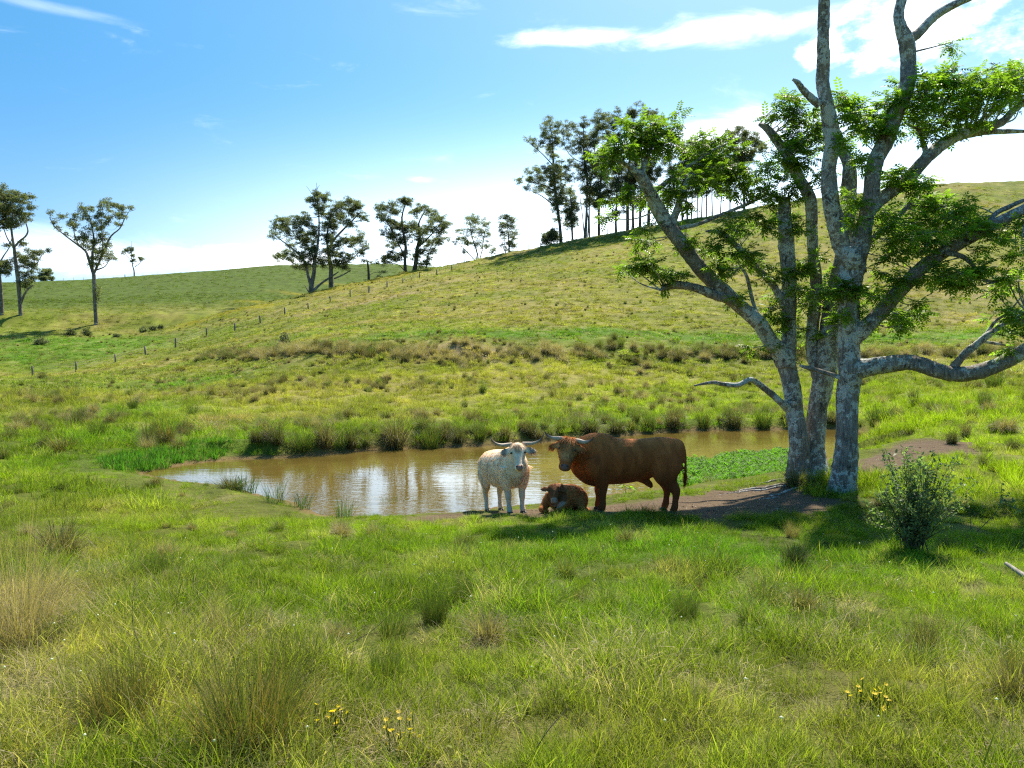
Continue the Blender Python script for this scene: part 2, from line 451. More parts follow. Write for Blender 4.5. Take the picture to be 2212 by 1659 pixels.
# colour zones: each is (px, py, half width m, half depth m, kind, strength); positions read on the ground
ZONES = [
 # lush
 (100,770,14,12,'lush',1.0),(220,745,16,8,'lush',.9),(0,740,22,9,'lush',.9),(330,728,16,5,'lush',.7),(60,830,6,7,'lush',.4),
 (400,830,5,7,'lush',.8),(350,880,3.5,5,'lush',.9),(330,950,3.5,3,'lush',.9),(450,985,3,2,'lush',.8),(250,1000,3,2,'lush',.6),
 (700,722,11,3,'lush',.75),(900,726,13,3,'lush',.9),(1150,726,14,3.4,'lush',1.),(1450,726,14,3.4,'lush',1.),(1750,728,14,3.4,'lush',.9),(2050,730,14,3.4,'lush',.9),
 (1950,900,5,7,'lime',1.),(2100,930,5,5,'lime',1.),(1920,960,2,2.5,'lime',1.),(2130,1010,3,2,'lime',1.),(2180,870,6,6,'lime',.7),(1900,830,6,5,'lime',.5),(2120,1060,2.5,2,'lime',1.),(2212,1200,2,2.5,'lime',.9),
 (1050,1200,3.4,1.7,'lush',.9),(1400,1180,3.2,1.8,'lush',1.),(1600,1240,2.6,1.4,'lush',.8),(800,1180,3,2,'lime',.7),(560,1130,3,2.2,'lime',.8),(1550,1010,2.5,2,'lush',1.),
 (1250,1320,2,1,'lush',.6),(1800,1300,2,1.2,'lime',.6),(1500,935,4,1.2,'lush',.9),(700,1290,2.4,1.0,'lime',.4),
 (1200,880,8,4,'lime',.55),(1500,870,8,4,'lime',.55),(1400,830,9,5,'lime',.3),(560,940,4,3,'lime',.5),
 # dry
 (1000,840,9,7,'dry',.7),(700,840,8,7,'dry',.75),(830,880,6,4,'dry',.6),(620,905,2.6,1.5,'straw',.8),(1200,810,9,4,'dry',.5),(1500,810,9,4,'dry',.4),
 (560,870,4,4,'dry',.5),(480,912,1.8,1.2,'straw',.9),(900,905,2,1.2,'straw',.6),(740,925,1.6,1.,'straw',.7),
 (970,764,6,2.4,'straw',1.),(1150,765,4,2.2,'straw',.7),(640,765,2.4,2,'straw',.7),(560,780,4,2.4,'dry',.6),(800,770,6,2.2,'dry',.6),
 (760,660,12,5,'straw',.75),(850,640,11,5,'straw',.7),(950,612,12,6,'straw',.55),(1100,600,16,12,'dry',.55),(1000,680,18,12,'dry',.4),(1300,640,20,14,'dry',.5),(1350,700,10,5,'dry',.4),
 (1600,620,20,16,'dry',.4),(1900,600,20,16,'dry',.45),(2100,560,20,16,'dry',.4),(2050,680,9,6,'straw',.45),(2120,640,8,6,'straw',.45),
 (60,1320,1.0,0.8,'straw',1.),(150,1200,1.7,1.0,'dry',.7),(120,1450,1.0,.8,'dry',.7),(500,1440,1.2,.7,'dry',.5),(250,1120,2.6,1.6,'dry',.45),
 (1700,1560,1.2,.5,'dry',.6),(1250,1590,1.2,.35,'dry',.6),(650,1610,1.2,.4,'dry',.6),(1000,1420,1.4,.8,'dry',.35),(1900,1480,1.1,.5,'dry',.5),(2100,1500,.9,.6,'dry',.5),(200,1600,1,.4,'dry',.8),(900,1250,1.6,.9,'dry',.3),
 (1430,1252,.5,.4,'straw',.9),(60,860,8,6,'dry',.4),(200,870,6,5,'dry',.35),
 # wild flowers on the crest line
 (560,655,7,3.2,'flower',.9),(650,636,7,3.2,'flower',1.),(740,617,7,3.2,'flower',.9),(840,598,7,3.5,'flower',.7),(470,682,6,3.,'flower',.6),
]
KINDCOL = {  # base colours of the plants in each zone
 'base': (0.138, 0.192, 0.016), 'lush': (0.096, 0.200, 0.013), 'lime': (0.205, 0.275, 0.014), 'dry': (0.285, 0.250, 0.072),
 'straw': (0.330, 0.250, 0.140), 'flower': (0.26, 0.235, 0.018), 'farhill': (0.090, 0.135, 0.022)}
ZONES_W = [(*ground_px(z[0], z[1]), z[2], z[3], z[4], z[5]) for z in ZONES]
def tint(x, y):
    """plant colour at a place, as (n, 3)"""
    x = np.asarray(x, float).ravel(); y = np.asarray(y, float).ravel()
    r = np.hypot(x, y)
    c = np.tile(np.array(KINDCOL['base']), (len(x), 1))
    far = (sstep(r, 150, 200) * (hfun_far(x, y)))[:, None]
    c = c * (1 - far) + np.array(KINDCOL['farhill']) * far
    w1 = fbm(x / 3.0, y / 3.0, 41, 4); w2 = fbm(x / 9.0 + 4, y / 9.0, 51, 3); w3 = fbm(x / 0.9, y / 0.9, 61, 3)
    def over(col, k):
        nonlocal c
        k = np.clip(k, 0, 1)[:, None]; c = c * (1 - k) + np.array(col) * k
    hill = sstep(r, 30, 60) * (1 - far[:, 0])
    over(KINDCOL['dry'], hill * (0.30 + 0.70 * sstep(w2 + 0.45 * (w1 - 0.5), 0.36, 0.64)) * 0.85)
    over(KINDCOL['lime'], sstep(w1, 0.50, 0.75) * 0.5 * (1 - far[:, 0]))
    for zx, zy, hw, hd, kind, s in ZONES_W:
        q = ((x - zx) / hw) ** 2 + ((y - zy) / hd) ** 2
        q = np.where(q < 6, q, 50.0)
        over(KINDCOL[kind], s * np.exp(-q * 1.1) * np.clip(0.45 + 1.5 * (w1 - 0.2), 0.2, 1.15))
    a_ = np.arctan2(x, np.maximum(y, 1e-3)); rc_ = np.interp(a_, _cra, _crr)
    band = sstep(r, rc_ - 13, rc_ - 5) * (1 - sstep(r, rc_ + 2, rc_ + 4)) * sstep(a_, -0.47, -0.38) * (1 - sstep(a_, -0.16, -0.09))
    over(KINDCOL['flower'], band * (0.15 + 0.9 * sstep(w1, .35, .7)))
    over(KINDCOL['straw'], sstep(w3, 0.66, 0.80) * 0.35 * (1 - far[:, 0]) )
    c = c * (0.62 + 0.76 * w3)[:, None] * (0.88 + 0.25 * w1)[:, None]
    return c
def hfun_far(x, y):
    """1 on the farther hill, 0 on the near one"""
    a = np.arctan2(x, np.maximum(y, 1e-3)); r = np.hypot(x, y)
    rc = np.interp(a, _cra, _crr)
    rc = np.where(a < _cra[0], 150.0, rc)
    return sstep(r - rc, -4, 4)

# the ground sheet: rings around a point behind the camera, fine ahead, coarse elsewhere
OX, OY = 0.0, -9.0
ang = np.concatenate([np.linspace(-math.pi, -R(46), 40, endpoint=False), np.linspace(-R(46), R(46), 430, endpoint=False), np.linspace(R(46), math.pi, 40, endpoint=False)])
rad_ = np.concatenate([[0.0], np.geomspace(2.0, 9.5, 10, endpoint=False), np.geomspace(9.5, 30.0, 150, endpoint=False), np.geomspace(30.0, 380.0, 330, endpoint=False), np.geomspace(380, 2600, 30)])
AA, RR = np.meshgrid(ang, rad_)
GX = OX + np.sin(AA) * RR; GY = OY + np.cos(AA) * RR
GZ = hfun(GX.ravel(), GY.ravel())
na, nr = len(ang), len(rad_)
i = np.arange(nr - 1)[:, None] * na; j = np.arange(na)[None, :]; j2 = (j + 1) % na
gq = np.stack([i + j, i + j2, i + na + j2, i + na + j], -1).reshape(-1, 4)
gx, gy = GX.ravel(), GY.ravel()
gt = tint(gx, gy)
gd = dirt_mask(gx, gy)
gsd = poly_sd(gx, gy, POND)
mud = (1 - sstep(gsd, 0.05, 0.55))
DIRT_COL = np.array([0.130, 0.094, 0.060])
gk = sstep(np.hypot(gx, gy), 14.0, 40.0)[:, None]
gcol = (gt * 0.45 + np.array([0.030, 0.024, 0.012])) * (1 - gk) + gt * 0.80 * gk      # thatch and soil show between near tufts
gcol = gcol * (1 - mud[:, None]) + np.array([0.16, 0.115, 0.05]) * mud[:, None]
gcol = gcol * (1 - gd[:, None]) + DIRT_COL * gd[:, None]

def new_mat(name):
    m = bpy.data.materials.new(name); m.use_nodes = True
    m.node_tree.nodes.clear()
    T = NT(m.node_tree)
    out = T.node('ShaderNodeOutputMaterial')
    return m, T, out
def principled(T, out, color, rough=0.7, spec=0.3, normal=None, **kw):
    b = T.node('ShaderNodeBsdfPrincipled')
    T.put(b.inputs['Base Color'], color); T.put(b.inputs['Roughness'], rough)
    b.inputs['Specular IOR Level'].default_value = spec
    if normal is not None: T.l.new(normal, b.inputs['Normal'])
    for k, v in kw.items(): T.put(b.inputs[k], v)
    T.l.new(b.outputs[0], out.inputs['Surface'])
    return b
def bump(T, height, strength=0.5, dist=0.05):
    nd = T.node('ShaderNodeBump'); nd.inputs['Strength'].default_value = strength; nd.inputs['Distance'].default_value = dist
    T.put(nd.inputs['Height'], height)
    return nd.outputs[0]
def attr(T, name, typ='GEOMETRY'):
    nd = T.node('ShaderNodeAttribute', attribute_type=typ, attribute_name=name)
    return nd

m_ground, T, out = new_mat('ground_turf')
ga = attr(T, 'tint').outputs['Color']
pos = T.node('ShaderNodeNewGeometry').outputs['Position']
nA = T.noise(pos, 0.9, 6, 0.65); nB = T.noise(pos, 6.0, 5, 0.6); nC = T.noise(pos, 40.0, 3, 0.6)
v = T.math('ADD', T.math('MULTIPLY', nA, 0.7), T.math('ADD', T.math('MULTIPLY', nB, 0.7), T.math('MULTIPLY', nC, 0.4)))
gray = T.node('ShaderNodeCombineColor')
vv = T.math('ADD', T.math('MULTIPLY', v, 0.95), 0.12)
for k in range(3): T.put(gray.inputs[k], vv)
col = T.mix(1.0, ga, gray.outputs[0], 'MULTIPLY')
nrm = bump(T, T.math('ADD', nB, T.math('MULTIPLY', nC, 0.35)), 0.8, 0.12)
principled(T, out, col, 0.95, 0.1, nrm)

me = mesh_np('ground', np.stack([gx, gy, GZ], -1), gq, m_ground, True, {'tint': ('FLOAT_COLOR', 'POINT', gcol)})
ground = tag(obj_me('ground', me), 'rolling green pasture with hummocky grass and a trodden earth bank', kind='structure')

# ------------------------------------------------------------------ pond
m_water, T, out = new_mat('muddy_water')
pos = T.node('ShaderNodeNewGeometry').outputs['Position']
mp = T.node('ShaderNodeMapping'); T.put(mp.inputs[0], pos); mp.inputs['Scale'].default_value = (0.55, 1.9, 1.0)
w1 = T.noise(mp.outputs[0], 2.2, 3, 0.5, dist=0.3); w2 = T.noise(mp.outputs[0], 7.0, 2, 0.5)
calm = T.smooth(T.noise(pos, 0.16, 2, 0.5), 0.40, 0.66)
hgt = T.math('MULTIPLY', T.math('ADD', w1, T.math('MULTIPLY', w2, 0.25)), T.math('ADD', T.math('MULTIPLY', calm, 0.75), 0.25))
nrm = bump(T, hgt, 0.18, 0.05)
wc = T.ramp(T.noise(pos, 0.35, 4, 0.6), [(0.3, (0.105, 0.074, 0.016)), (0.7, (0.165, 0.122, 0.030))])
principled(T, out, wc, 0.02, 0.6, nrm, IOR=1.9)
x0, y0 = POND.min(0) - 1.2; x1, y1 = POND.max(0) + 1.2
nx, ny = 60, 60
wx, wy = np.meshgrid(np.linspace(x0, x1, nx), np.linspace(y0, y1, ny))
i = np.arange(ny - 1)[:, None] * nx; j = np.arange(nx - 1)[None, :]
wq = np.stack([i + j, i + j + 1, i + nx + j + 1, i + nx + j], -1).reshape(-1, 4)
# keep the sheet to the pond and a little way under its banks
cx = wx.ravel()[wq].mean(1); cyy = wy.ravel()[wq].mean(1)
wq = wq[poly_sd(cx, cyy, POND) < 0.75]
use = np.unique(wq); remap = np.zeros(nx * ny, int); remap[use] = np.arange(len(use))
wv = np.stack([wx.ravel(), wy.ravel(), np.zeros(nx * ny)], -1)[use]
water = tag(obj_me('water', mesh_np('water', wv, remap[wq], m_water)), 'brown muddy farm pond mirroring the bright sky', kind='structure')
# ------------------------------------------------------------------ plant materials
def leaf_mat(name, mode='inst', color=(0.1, 0.15, 0.03), trans=0.45, straw=0.87, vary=0.5, rough=0.55, spec=0.25, straw_col=(0.36, 0.28, 0.15), hue=0.0):
    """thin leaf: diffuse + light through the blade; 'inst' takes its colour from the place it grows"""
    m, T, out = new_mat(name)
    if mode == 'inst': c = attr(T, 'tint', 'INSTANCER').outputs['Color']
    elif mode == 'geo': c = attr(T, 'tint').outputs['Color']
    else: c = (*color, 1)
    var = attr(T, 'var').outputs['Fac']
    rnd = T.node('ShaderNodeObjectInfo').outputs['Random']
    f = T.math('ADD', T.math('MULTIPLY', var, vary), 1.0 - vary * 0.5)
    f = T.math('MULTIPLY', f, T.math('ADD', T.math('MULTIPLY', rnd, 0.3), 0.85))
    g = T.node('ShaderNodeCombineColor')
    for k in range(3): T.put(g.inputs[k], f)
    c = T.mix(1.0, c, g.outputs[0], 'MULTIPLY')
    if straw < 1: c = T.mix(T.math('MULTIPLY', T.math('GREATER_THAN', var, straw), 0.8), c, (*straw_col, 1))
    b = T.node('ShaderNodeBsdfPrincipled')
    T.put(b.inputs['Base Color'], c); b.inputs['Roughness'].default_value = rough; b.inputs['Specular IOR Level'].default_value = spec
    t = T.node('ShaderNodeBsdfTranslucent')
    ct = T.mix(1.0, c, (1.75, 2.05, 0.7, 1), 'MULTIPLY')
    T.put(t.inputs['Color'], ct)
    mx = T.node('ShaderNodeMixShader'); mx.inputs[0].default_value = trans
    T.l.new(b.outputs[0], mx.inputs[1]); T.l.new(t.outputs[0], mx.inputs[2]); T.l.new(mx.outputs[0], out.inputs['Surface'])
    return m
m_grass = leaf_mat('grass_blades', straw=.91, spec=.15)
m_grass_far = leaf_mat('grass_blades_distant', trans=0.35, straw=0.86)

# ------------------------------------------------------------------ blades and tufts
def blades(n, h0, h1, w, spread, lean, bend, rg, segs=3, messy=0.0, up=1.0):
    """n curved blades as one (V, quads, tris, var)"""
    a = rg.uniform(0, 2 * math.pi, n); rr = spread * np.sqrt(rg.uniform(0, 1, n))
    root = np.stack([np.cos(a) * rr, np.sin(a) * rr, np.zeros(n)], -1)
    da = a + rg.normal(0, 0.9, n)
    H = rg.uniform(h0, h1, n)
    ln = np.abs(rg.normal(lean, lean * 0.5 + 0.05, n)) + messy * rg.uniform(0, 1.0, n)
    bd = np.abs(rg.normal(bend, bend * 0.6 + 0.05, n)) + messy * rg.uniform(0, 1.2, n)
    face = rg.uniform(0, 2 * math.pi, n)
    side = np.stack([np.cos(face), np.sin(face), np.zeros(n)], -1)
    ww = w * rg.uniform(0.6, 1.3, n)
    out = np.stack([np.cos(da), np.sin(da)], -1)
    V = np.zeros((n, 2 * segs + 1, 3))
    p = root.copy(); th = ln.copy()
    for s in range(segs + 1):
        t = s / segs
        if s == segs: V[:, 2 * s] = p
        else:
            wd = (ww * (1 - 0.55 * t))[:, None] * 0.5
            V[:, 2 * s] = p - side * wd; V[:, 2 * s + 1] = p + side * wd
        st = H / segs
        p = p + np.stack([out[:, 0] * np.sin(th) * st, out[:, 1] * np.sin(th) * st, np.cos(th) * st * up], -1)
        p[:, 2] = np.maximum(p[:, 2], 0.01)
        th = th + bd / segs
    k = 2 * segs + 1
    q = np.concatenate([np.array([[2 * s, 2 * s + 1, 2 * s + 3, 2 * s + 2]]) for s in range(segs - 1)])
    Q = (np.arange(n)[:, None, None] * k + q[None]).reshape(-1, 4)
    Tt = np.arange(n)[:, None] * k + np.array([[2 * segs - 2, 2 * segs - 1, 2 * segs]])
    return V.reshape(-1, 3), Q, Tt, np.repeat(rg.uniform(0, 1, n), k)
def tuft_mesh(name, parts, mat, seed):
    rg = np.random.default_rng(seed)
    mb = MB()
    for kw in parts:
        V, Q, Tt, var = blades(rg=rg, **{k: v for k, v in kw.items() if k not in ('var', 'off')})
        if 'var' in kw: var = kw['var'][0] + (kw['var'][1] - kw['var'][0]) * var
        if 'off' in kw: V = V + np.array(kw['off'])
        b = mb.n
        mb.add(V, Q, var)
        mb.T.append(Tt + b)
    return mb.mesh(name, mat)
def proto_col(name, meshes):
    c = bpy.data.collections.new(name)
    for k, me in enumerate(meshes):
        o = bpy.data.objects.new('%s_%02d' % (name, k), me); c.objects.link(o)
    return c
def weed_mesh(name, mat, seed, n=14, size=0.05):
    """low broad-leaved weed: a rosette of oval leaves"""
    rg = np.random.default_rng(seed); mb = MB()
    for k in range(n):
        a = rg.uniform(0, 6.28); L = size * rg.uniform(0.6, 1.4); w = L * 0.33; lift = rg.uniform(0.2, 0.9)
        r0 = rg.uniform(0, 0.06); z0 = rg.uniform(0.02, 0.16)
        d = np.array([math.cos(a), math.sin(a), lift]); s = np.array([-math.sin(a), math.cos(a), 0])
        o = np.array([math.cos(a) * r0, math.sin(a) * r0, z0])
        V = [o, o + d * L * .4 + s * w, o + d * L * .8 + s * w * .8 - [0, 0, L * .1], o + d * L * 1.1 - [0, 0, L * .35], o + d * L * .8 - s * w * .8 - [0, 0, L * .1], o + d * L * .4 - s * w]
        mb.add(V, [[0, 1, 2], [0, 2, 3], [0, 3, 4], [0, 4, 5]], rg.uniform(0, .7))
    return mb.mesh(name, mat)
def patch_mesh(name, mat, seed, tufts, rad, kinds, weeds=0):
    """a mat of several tufts, so that a few overlapping patches close the sward"""
    rg = np.random.default_rng(seed); parts = []
    for k in range(tufts):
        a = rg.uniform(0, 6.28); r = rad * math.sqrt(rg.uniform(0, 1)); s = rg.uniform(.65, 1.3)
        kw = dict(kinds[rg.integers(len(kinds))])
        kw['h0'] *= s; kw['h1'] *= s
        lo = rg.uniform(0, .55)
        kw['var'] = (lo, lo + .5) if rg.uniform() > .14 else (.72, 1.0)
        kw['off'] = (math.cos(a) * r, math.sin(a) * r, 0)
        parts.append(kw)
    return tuft_mesh(name, parts, mat, seed)
K_FINE = dict(n=30, h0=.06, h1=.17, w=.0048, spread=.055, lean=.40, bend=.8)
K_TALL = dict(n=16, h0=.10, h1=.26, w=.0050, spread=.05, lean=.32, bend=.9)
K_MESS = dict(n=28, h0=.09, h1=.22, w=.0046, spread=.08, lean=.8, bend=1.1, messy=.7)
near_protos = proto_col('near_patch', [patch_mesh('patch', m_grass, s, 20, .21, [K_FINE, K_FINE, K_TALL, K_MESS]) for s in (1, 2, 3, 4)] +
    [patch_mesh('patch', m_grass, s, 18, .22, [K_MESS, K_MESS, K_TALL]) for s in (5, 6)] +
    [tuft_mesh('tuft', [dict(n=14, h0=.25, h1=.46, w=.0042, spread=.07, lean=.25, bend=.6, var=(.5, 1.0))], m_grass, s) for s in (8,)] +
    [weed_mesh('weed', m_grass, 9, 14, .032)])
M_FINE = dict(n=20, h0=.12, h1=.32, w=.013, spread=.13, lean=.40, bend=.8)
M_TALL = dict(n=14, h0=.25, h1=.52, w=.011, spread=.10, lean=.28, bend=.8)
M_MESS = dict(n=18, h0=.16, h1=.36, w=.012, spread=.16, lean=.8, bend=1.1, messy=.6)
mid_protos = proto_col('mid_patch', [patch_mesh('patch', m_grass, s, 12, .42, [M_FINE, M_FINE, M_TALL, M_MESS]) for s in (11, 12, 13)] +
    [patch_mesh('patch', m_grass, s, 10, .40, [M_MESS, M_TALL]) for s in (14, 15)] +
    [tuft_mesh('tuft', [dict(n=40, h0=.35, h1=.70, w=.012, spread=.14, lean=.25, bend=.6)], m_grass, 16)])
L_FINE = dict(n=22, h0=.18, h1=.42, w=.05, spread=.45, lean=.5, bend=.9, segs=2)
L_MESS = dict(n=20, h0=.25, h1=.60, w=.05, spread=.35, lean=.75, bend=1.2, messy=.4, segs=2)
far_protos = proto_col('far_patch', [patch_mesh('patch', m_grass_far, s, 6, .75, [L_FINE, L_FINE, L_MESS]) for s in (21, 22, 23)] +
    [patch_mesh('patch', m_grass_far, s, 5, .65, [L_MESS]) for s in (24, 25)])

def instancer(name, P, rot, scl, idx, tintc, coll, mat_first):
    me = mesh_np(name, P, [], None, False, {'rot': ('FLOAT_VECTOR', 'POINT', rot), 'scl': ('FLOAT', 'POINT', scl), 'idx': ('INT', 'POINT', idx), 'tint': ('FLOAT_COLOR', 'POINT', tintc)})
    me.materials.append(mat_first)
    o = obj_me(name, me)
    g = bpy.data.node_groups.new(name, 'GeometryNodeTree')
    g.interface.new_socket('Geometry', in_out='INPUT', socket_type='NodeSocketGeometry')
    g.interface.new_socket('Geometry', in_out='OUTPUT', socket_type='NodeSocketGeometry')
    G = NT(g)
    gi = G.node('NodeGroupInput'); go = G.node('NodeGroupOutput')
    ci = G.node('GeometryNodeCollectionInfo'); ci.inputs['Collection'].default_value = coll
    ci.inputs['Separate Children'].default_value = True; ci.inputs['Reset Children'].default_value = True
    ip = G.node('GeometryNodeInstanceOnPoints'); ip.inputs['Pick Instance'].default_value = True
    def na(nm, typ):
        nd = G.node('GeometryNodeInputNamedAttribute', data_type=typ); nd.inputs['Name'].default_value = nm
        return [q for q in nd.outputs if q.enabled and q.name == 'Attribute'][0]
    er = G.node('FunctionNodeEulerToRotation')
    G.l.new(na('rot', 'FLOAT_VECTOR'), er.inputs[0])
    G.l.new(gi.outputs[0], ip.inputs['Points']); G.l.new(ci.outputs[0], ip.inputs['Instance'])
    G.l.new(na('idx', 'INT'), ip.inputs['Instance Index'])
    G.l.new(er.outputs[0], ip.inputs['Rotation']); G.l.new(na('scl', 'FLOAT'), ip.inputs['Scale'])
    G.l.new(ip.outputs[0], go.inputs[0])
    md = o.modifiers.new('scatter', 'NODES'); md.node_group = g
    return o
def scatter(rings, half, seed):
    """random ground points, rings = (r0, r1, per square metre)"""
    rg = np.random.default_rng(seed); out = []
    for r0, r1, dens in rings:
        n = int(half * (r1 * r1 - r0 * r0) * dens)
        r = np.sqrt(rg.uniform(r0 * r0, r1 * r1, n)); a = rg.uniform(-half, half, n)
        out.append(np.stack([np.sin(a) * r, np.cos(a) * r], -1))
    return np.concatenate(out), rg
def grow(name, label, rings, half, seed, coll, nproto, weights, smin, smax, mat, lim=None, zoff=-0.015, over=None):
    P, rg = scatter(rings, half, seed)
    x, y = P[:, 0], P[:, 1]
    sd = poly_sd(x, y, POND)
    keep = sd > 0.12 + 0.25 * rg.uniform(0, 1, len(x))
    keep &= rg.uniform(0, 1, len(x)) > dirt_mask(x, y) * 1.02 - 0.015
    # nothing is needed on the slope that the crest hides
    a = np.arctan2(x, y); r = np.hypot(x, y)
    rc = np.interp(a, _cra, _crr)
    keep &= ~((a > 0.02) & (r > rc + 4)) & ~((a > _cra[0]) & (r > rc + 3) & (r < rc + 14))
    if lim is not None: keep &= lim(x, y, rg)
    x, y = x[keep], y[keep]; n = len(x)
    z = hfun(x, y) + zoff
    c = (tint(x, y) if over is None else np.tile(np.array(over), (n, 1))) * rg.uniform(0.78, 1.22, (n, 1))
    # rank growth stands higher; dry ground carries shorter, flatter grass
    clump = fbm(x / 0.7, y / 0.7, 91, 2)
    s = rg.uniform(smin, smax, n) * (0.40 + 1.25 * clump) * (1 - 0.45 * dirt_mask(x, y))
    near_side = (1 - sstep(y, 22, 26))
    s = s * (1 - .70 * near_side * (1 - sstep(sd[keep], 1.2, 3.2))) * (1 - .15 * near_side * sstep(y, 8.0, 11.5))
    rot = np.stack([rg.normal(0, .12, n), rg.normal(0, .12, n), rg.uniform(0, 6.28, n)], -1)
    idx = rg.choice(nproto, n, p=np.array(weights) / np.sum(weights))
    o = instancer(name, np.stack([x, y, z], -1), rot, s, idx, c, coll, mat)
    return tag(o, label, kind='stuff')
grow('grass', 'short lush grass covering the near bank', [(1.6, 6, 38), (6, 10, 30), (10, 17, 22)], 0.95, 101, near_protos, 8, [3, 3, 3, 3, 3, 3, 1.3, .5], .50, .98, m_grass)
grow('grass', 'tufted pasture grass around the pond', [(16, 26, 8.5), (26, 40, 5.6), (40, 62, 3.6)], 0.76, 102, mid_protos, 6, [3, 3, 3, 2, 2, .8], .45, .95, m_grass)
grow('grass', 'rough pasture grass over the hillside', [(58, 90, 2.2), (90, 140, 1.4), (140, 215, .9)], 0.72, 103, far_protos, 5, [3, 3, 3, 2, 2], .32, .72, m_grass_far, zoff=-0.05)
grow('grass', 'close cropped grass over the distant hill', [(200, 345, 0.14)], 0.70, 104, far_protos, 5, [3, 3, 3, 1, 1], .5, .9, m_grass_far, lim=lambda x, y, rg: hfun_far(x, y) > .5, zoff=-0.08)
flat_protos = proto_col('flat_patch', [patch_mesh('patch', m_grass, s, 12, .20, [dict(n=22, h0=.10, h1=.26, w=.0034, spread=.09, lean=1.0, bend=.9, messy=.6), dict(n=12, h0=.14, h1=.28, w=.0032, spread=.06, lean=.35, bend=1.4, messy=.5)]) for s in (31, 32)])
def thatch(x, y, rg):
    r = np.hypot(x, y)
    k = fbm(x / 1.3, y / 1.3, 131, 3) + .13 * (1 - sstep(r, 3.5, 7)) + .12 * sstep(-x, .3, 3.0) * (r < 14) * (1 - sstep(r, 9, 14)) - .16 * sstep(r, 7.5, 10) * (np.abs(x) < 6)
    return k + rg.normal(0, .05, len(x)) > .575
grow('grass', 'bleached dead grass matted through the near turf', [(1.6, 6, 15), (6, 11, 12), (11, 17, 8)], 0.95, 105, flat_protos, 2, [1, 1], .55, 1.05, m_grass, lim=thatch, over=(.36, .30, .19))
# ------------------------------------------------------------------ bark
def bark_mat(name, dark, mid, lichen=None, lich_amt=0.5, scale=1.0):
    m, T, out = new_mat(name)
    oc = T.node('ShaderNodeTexCoord').outputs['Object']
    mp = T.node('ShaderNodeMapping'); T.put(mp.inputs[0], oc); mp.inputs['Scale'].default_value = (14 * scale, 14 * scale, 1.8 * scale)
    fis = T.noise(mp.outputs[0], 2.0, 6, 0.65, dist=0.6)
    blot = T.noise(oc, 2.4 * scale, 5, 0.65)
    c = T.ramp(T.math('ADD', T.math('MULTIPLY', fis, 0.65), T.math('MULTIPLY', blot, 0.35)), [(0.36, dark), (0.60, mid)])
    if lichen:
        l1 = T.noise(oc, 9.0 * scale, 5, 0.7, dist=0.4); l2 = T.noise(oc, 1.1 * scale, 3, 0.6)
        k = T.smooth(T.math('ADD', l1, T.math('MULTIPLY', l2, 0.8)), 0.98 - 0.10 * lich_amt, 1.03 - 0.10 * lich_amt)
        c = T.mix(T.math('MULTIPLY', k, 0.85), c, (*lichen, 1))
        dk = T.smooth(T.noise(oc, 2.3 * scale, 5, 0.75, dist=1.2), 0.60, 0.64)
        c = T.mix(T.math('MULTIPLY', dk, 0.75), c, (0.022, 0.018, 0.015, 1))
    nrm = bump(T, T.math('ADD', fis, T.math('MULTIPLY', blot, 0.3)), 1.0, 0.05 / scale)
    principled(T, out, c, 0.9, 0.15, nrm)
    return m
m_bark = bark_mat('lichened_bark', (0.095, 0.082, 0.070), (0.36, 0.325, 0.285), (0.56, 0.60, 0.57), 0.75)
m_gum_bark = bark_mat('gum_bark', (0.07, 0.058, 0.047), (0.26, 0.225, 0.19), (0.36, 0.34, 0.31), 0.4, 0.25)
m_gum_dark = bark_mat('rough_gum_bark', (0.05, 0.04, 0.033), (0.18, 0.15, 0.125), None, 0, 0.25)
m_tree_leaf = leaf_mat('broad_leaves', 'flat', (0.130, 0.205, 0.026), trans=0.55, straw=2, vary=1.1, rough=0.42, spec=0.28)
m_gum_leaf = leaf_mat('gum_leaves', 'flat', (0.125, 0.138, 0.086), trans=0.45, straw=2, vary=0.9, rough=0.5, spec=0.3)

def rotmats(d, rg, roll=None):
    """frames whose x axis follows the rows of d"""
    d = d / (np.linalg.norm(d, axis=1)[:, None] + 1e-9)
    up = np.tile([0, 0, 1.0], (len(d), 1))
    s = np.cross(up, d); n = np.linalg.norm(s, axis=1)[:, None]
    s = np.where(n > 1e-3, s / (n + 1e-9), [1.0, 0, 0])
    u = np.cross(d, s)
    if roll is not None:
        c, si = np.cos(roll)[:, None], np.sin(roll)[:, None]
        s, u = s * c + u * si, u * c - s * si
    return np.stack([d, s, u], -1)       # columns
def stamp(mb, V, tris, pos, M, scl, var):
    """copies of a small leaf mesh into ONE crown mesh"""
    n, k = len(pos), len(V)
    W_ = np.einsum('nij,kj->nki', M, V) * np.asarray(scl)[:, None, None] + pos[:, None]
    Tt = (np.arange(n)[:, None, None] * k + np.asarray(tris)[None]).reshape(-1, 3)
    mb.add(W_.reshape(-1, 3), Tt, np.repeat(var, k))
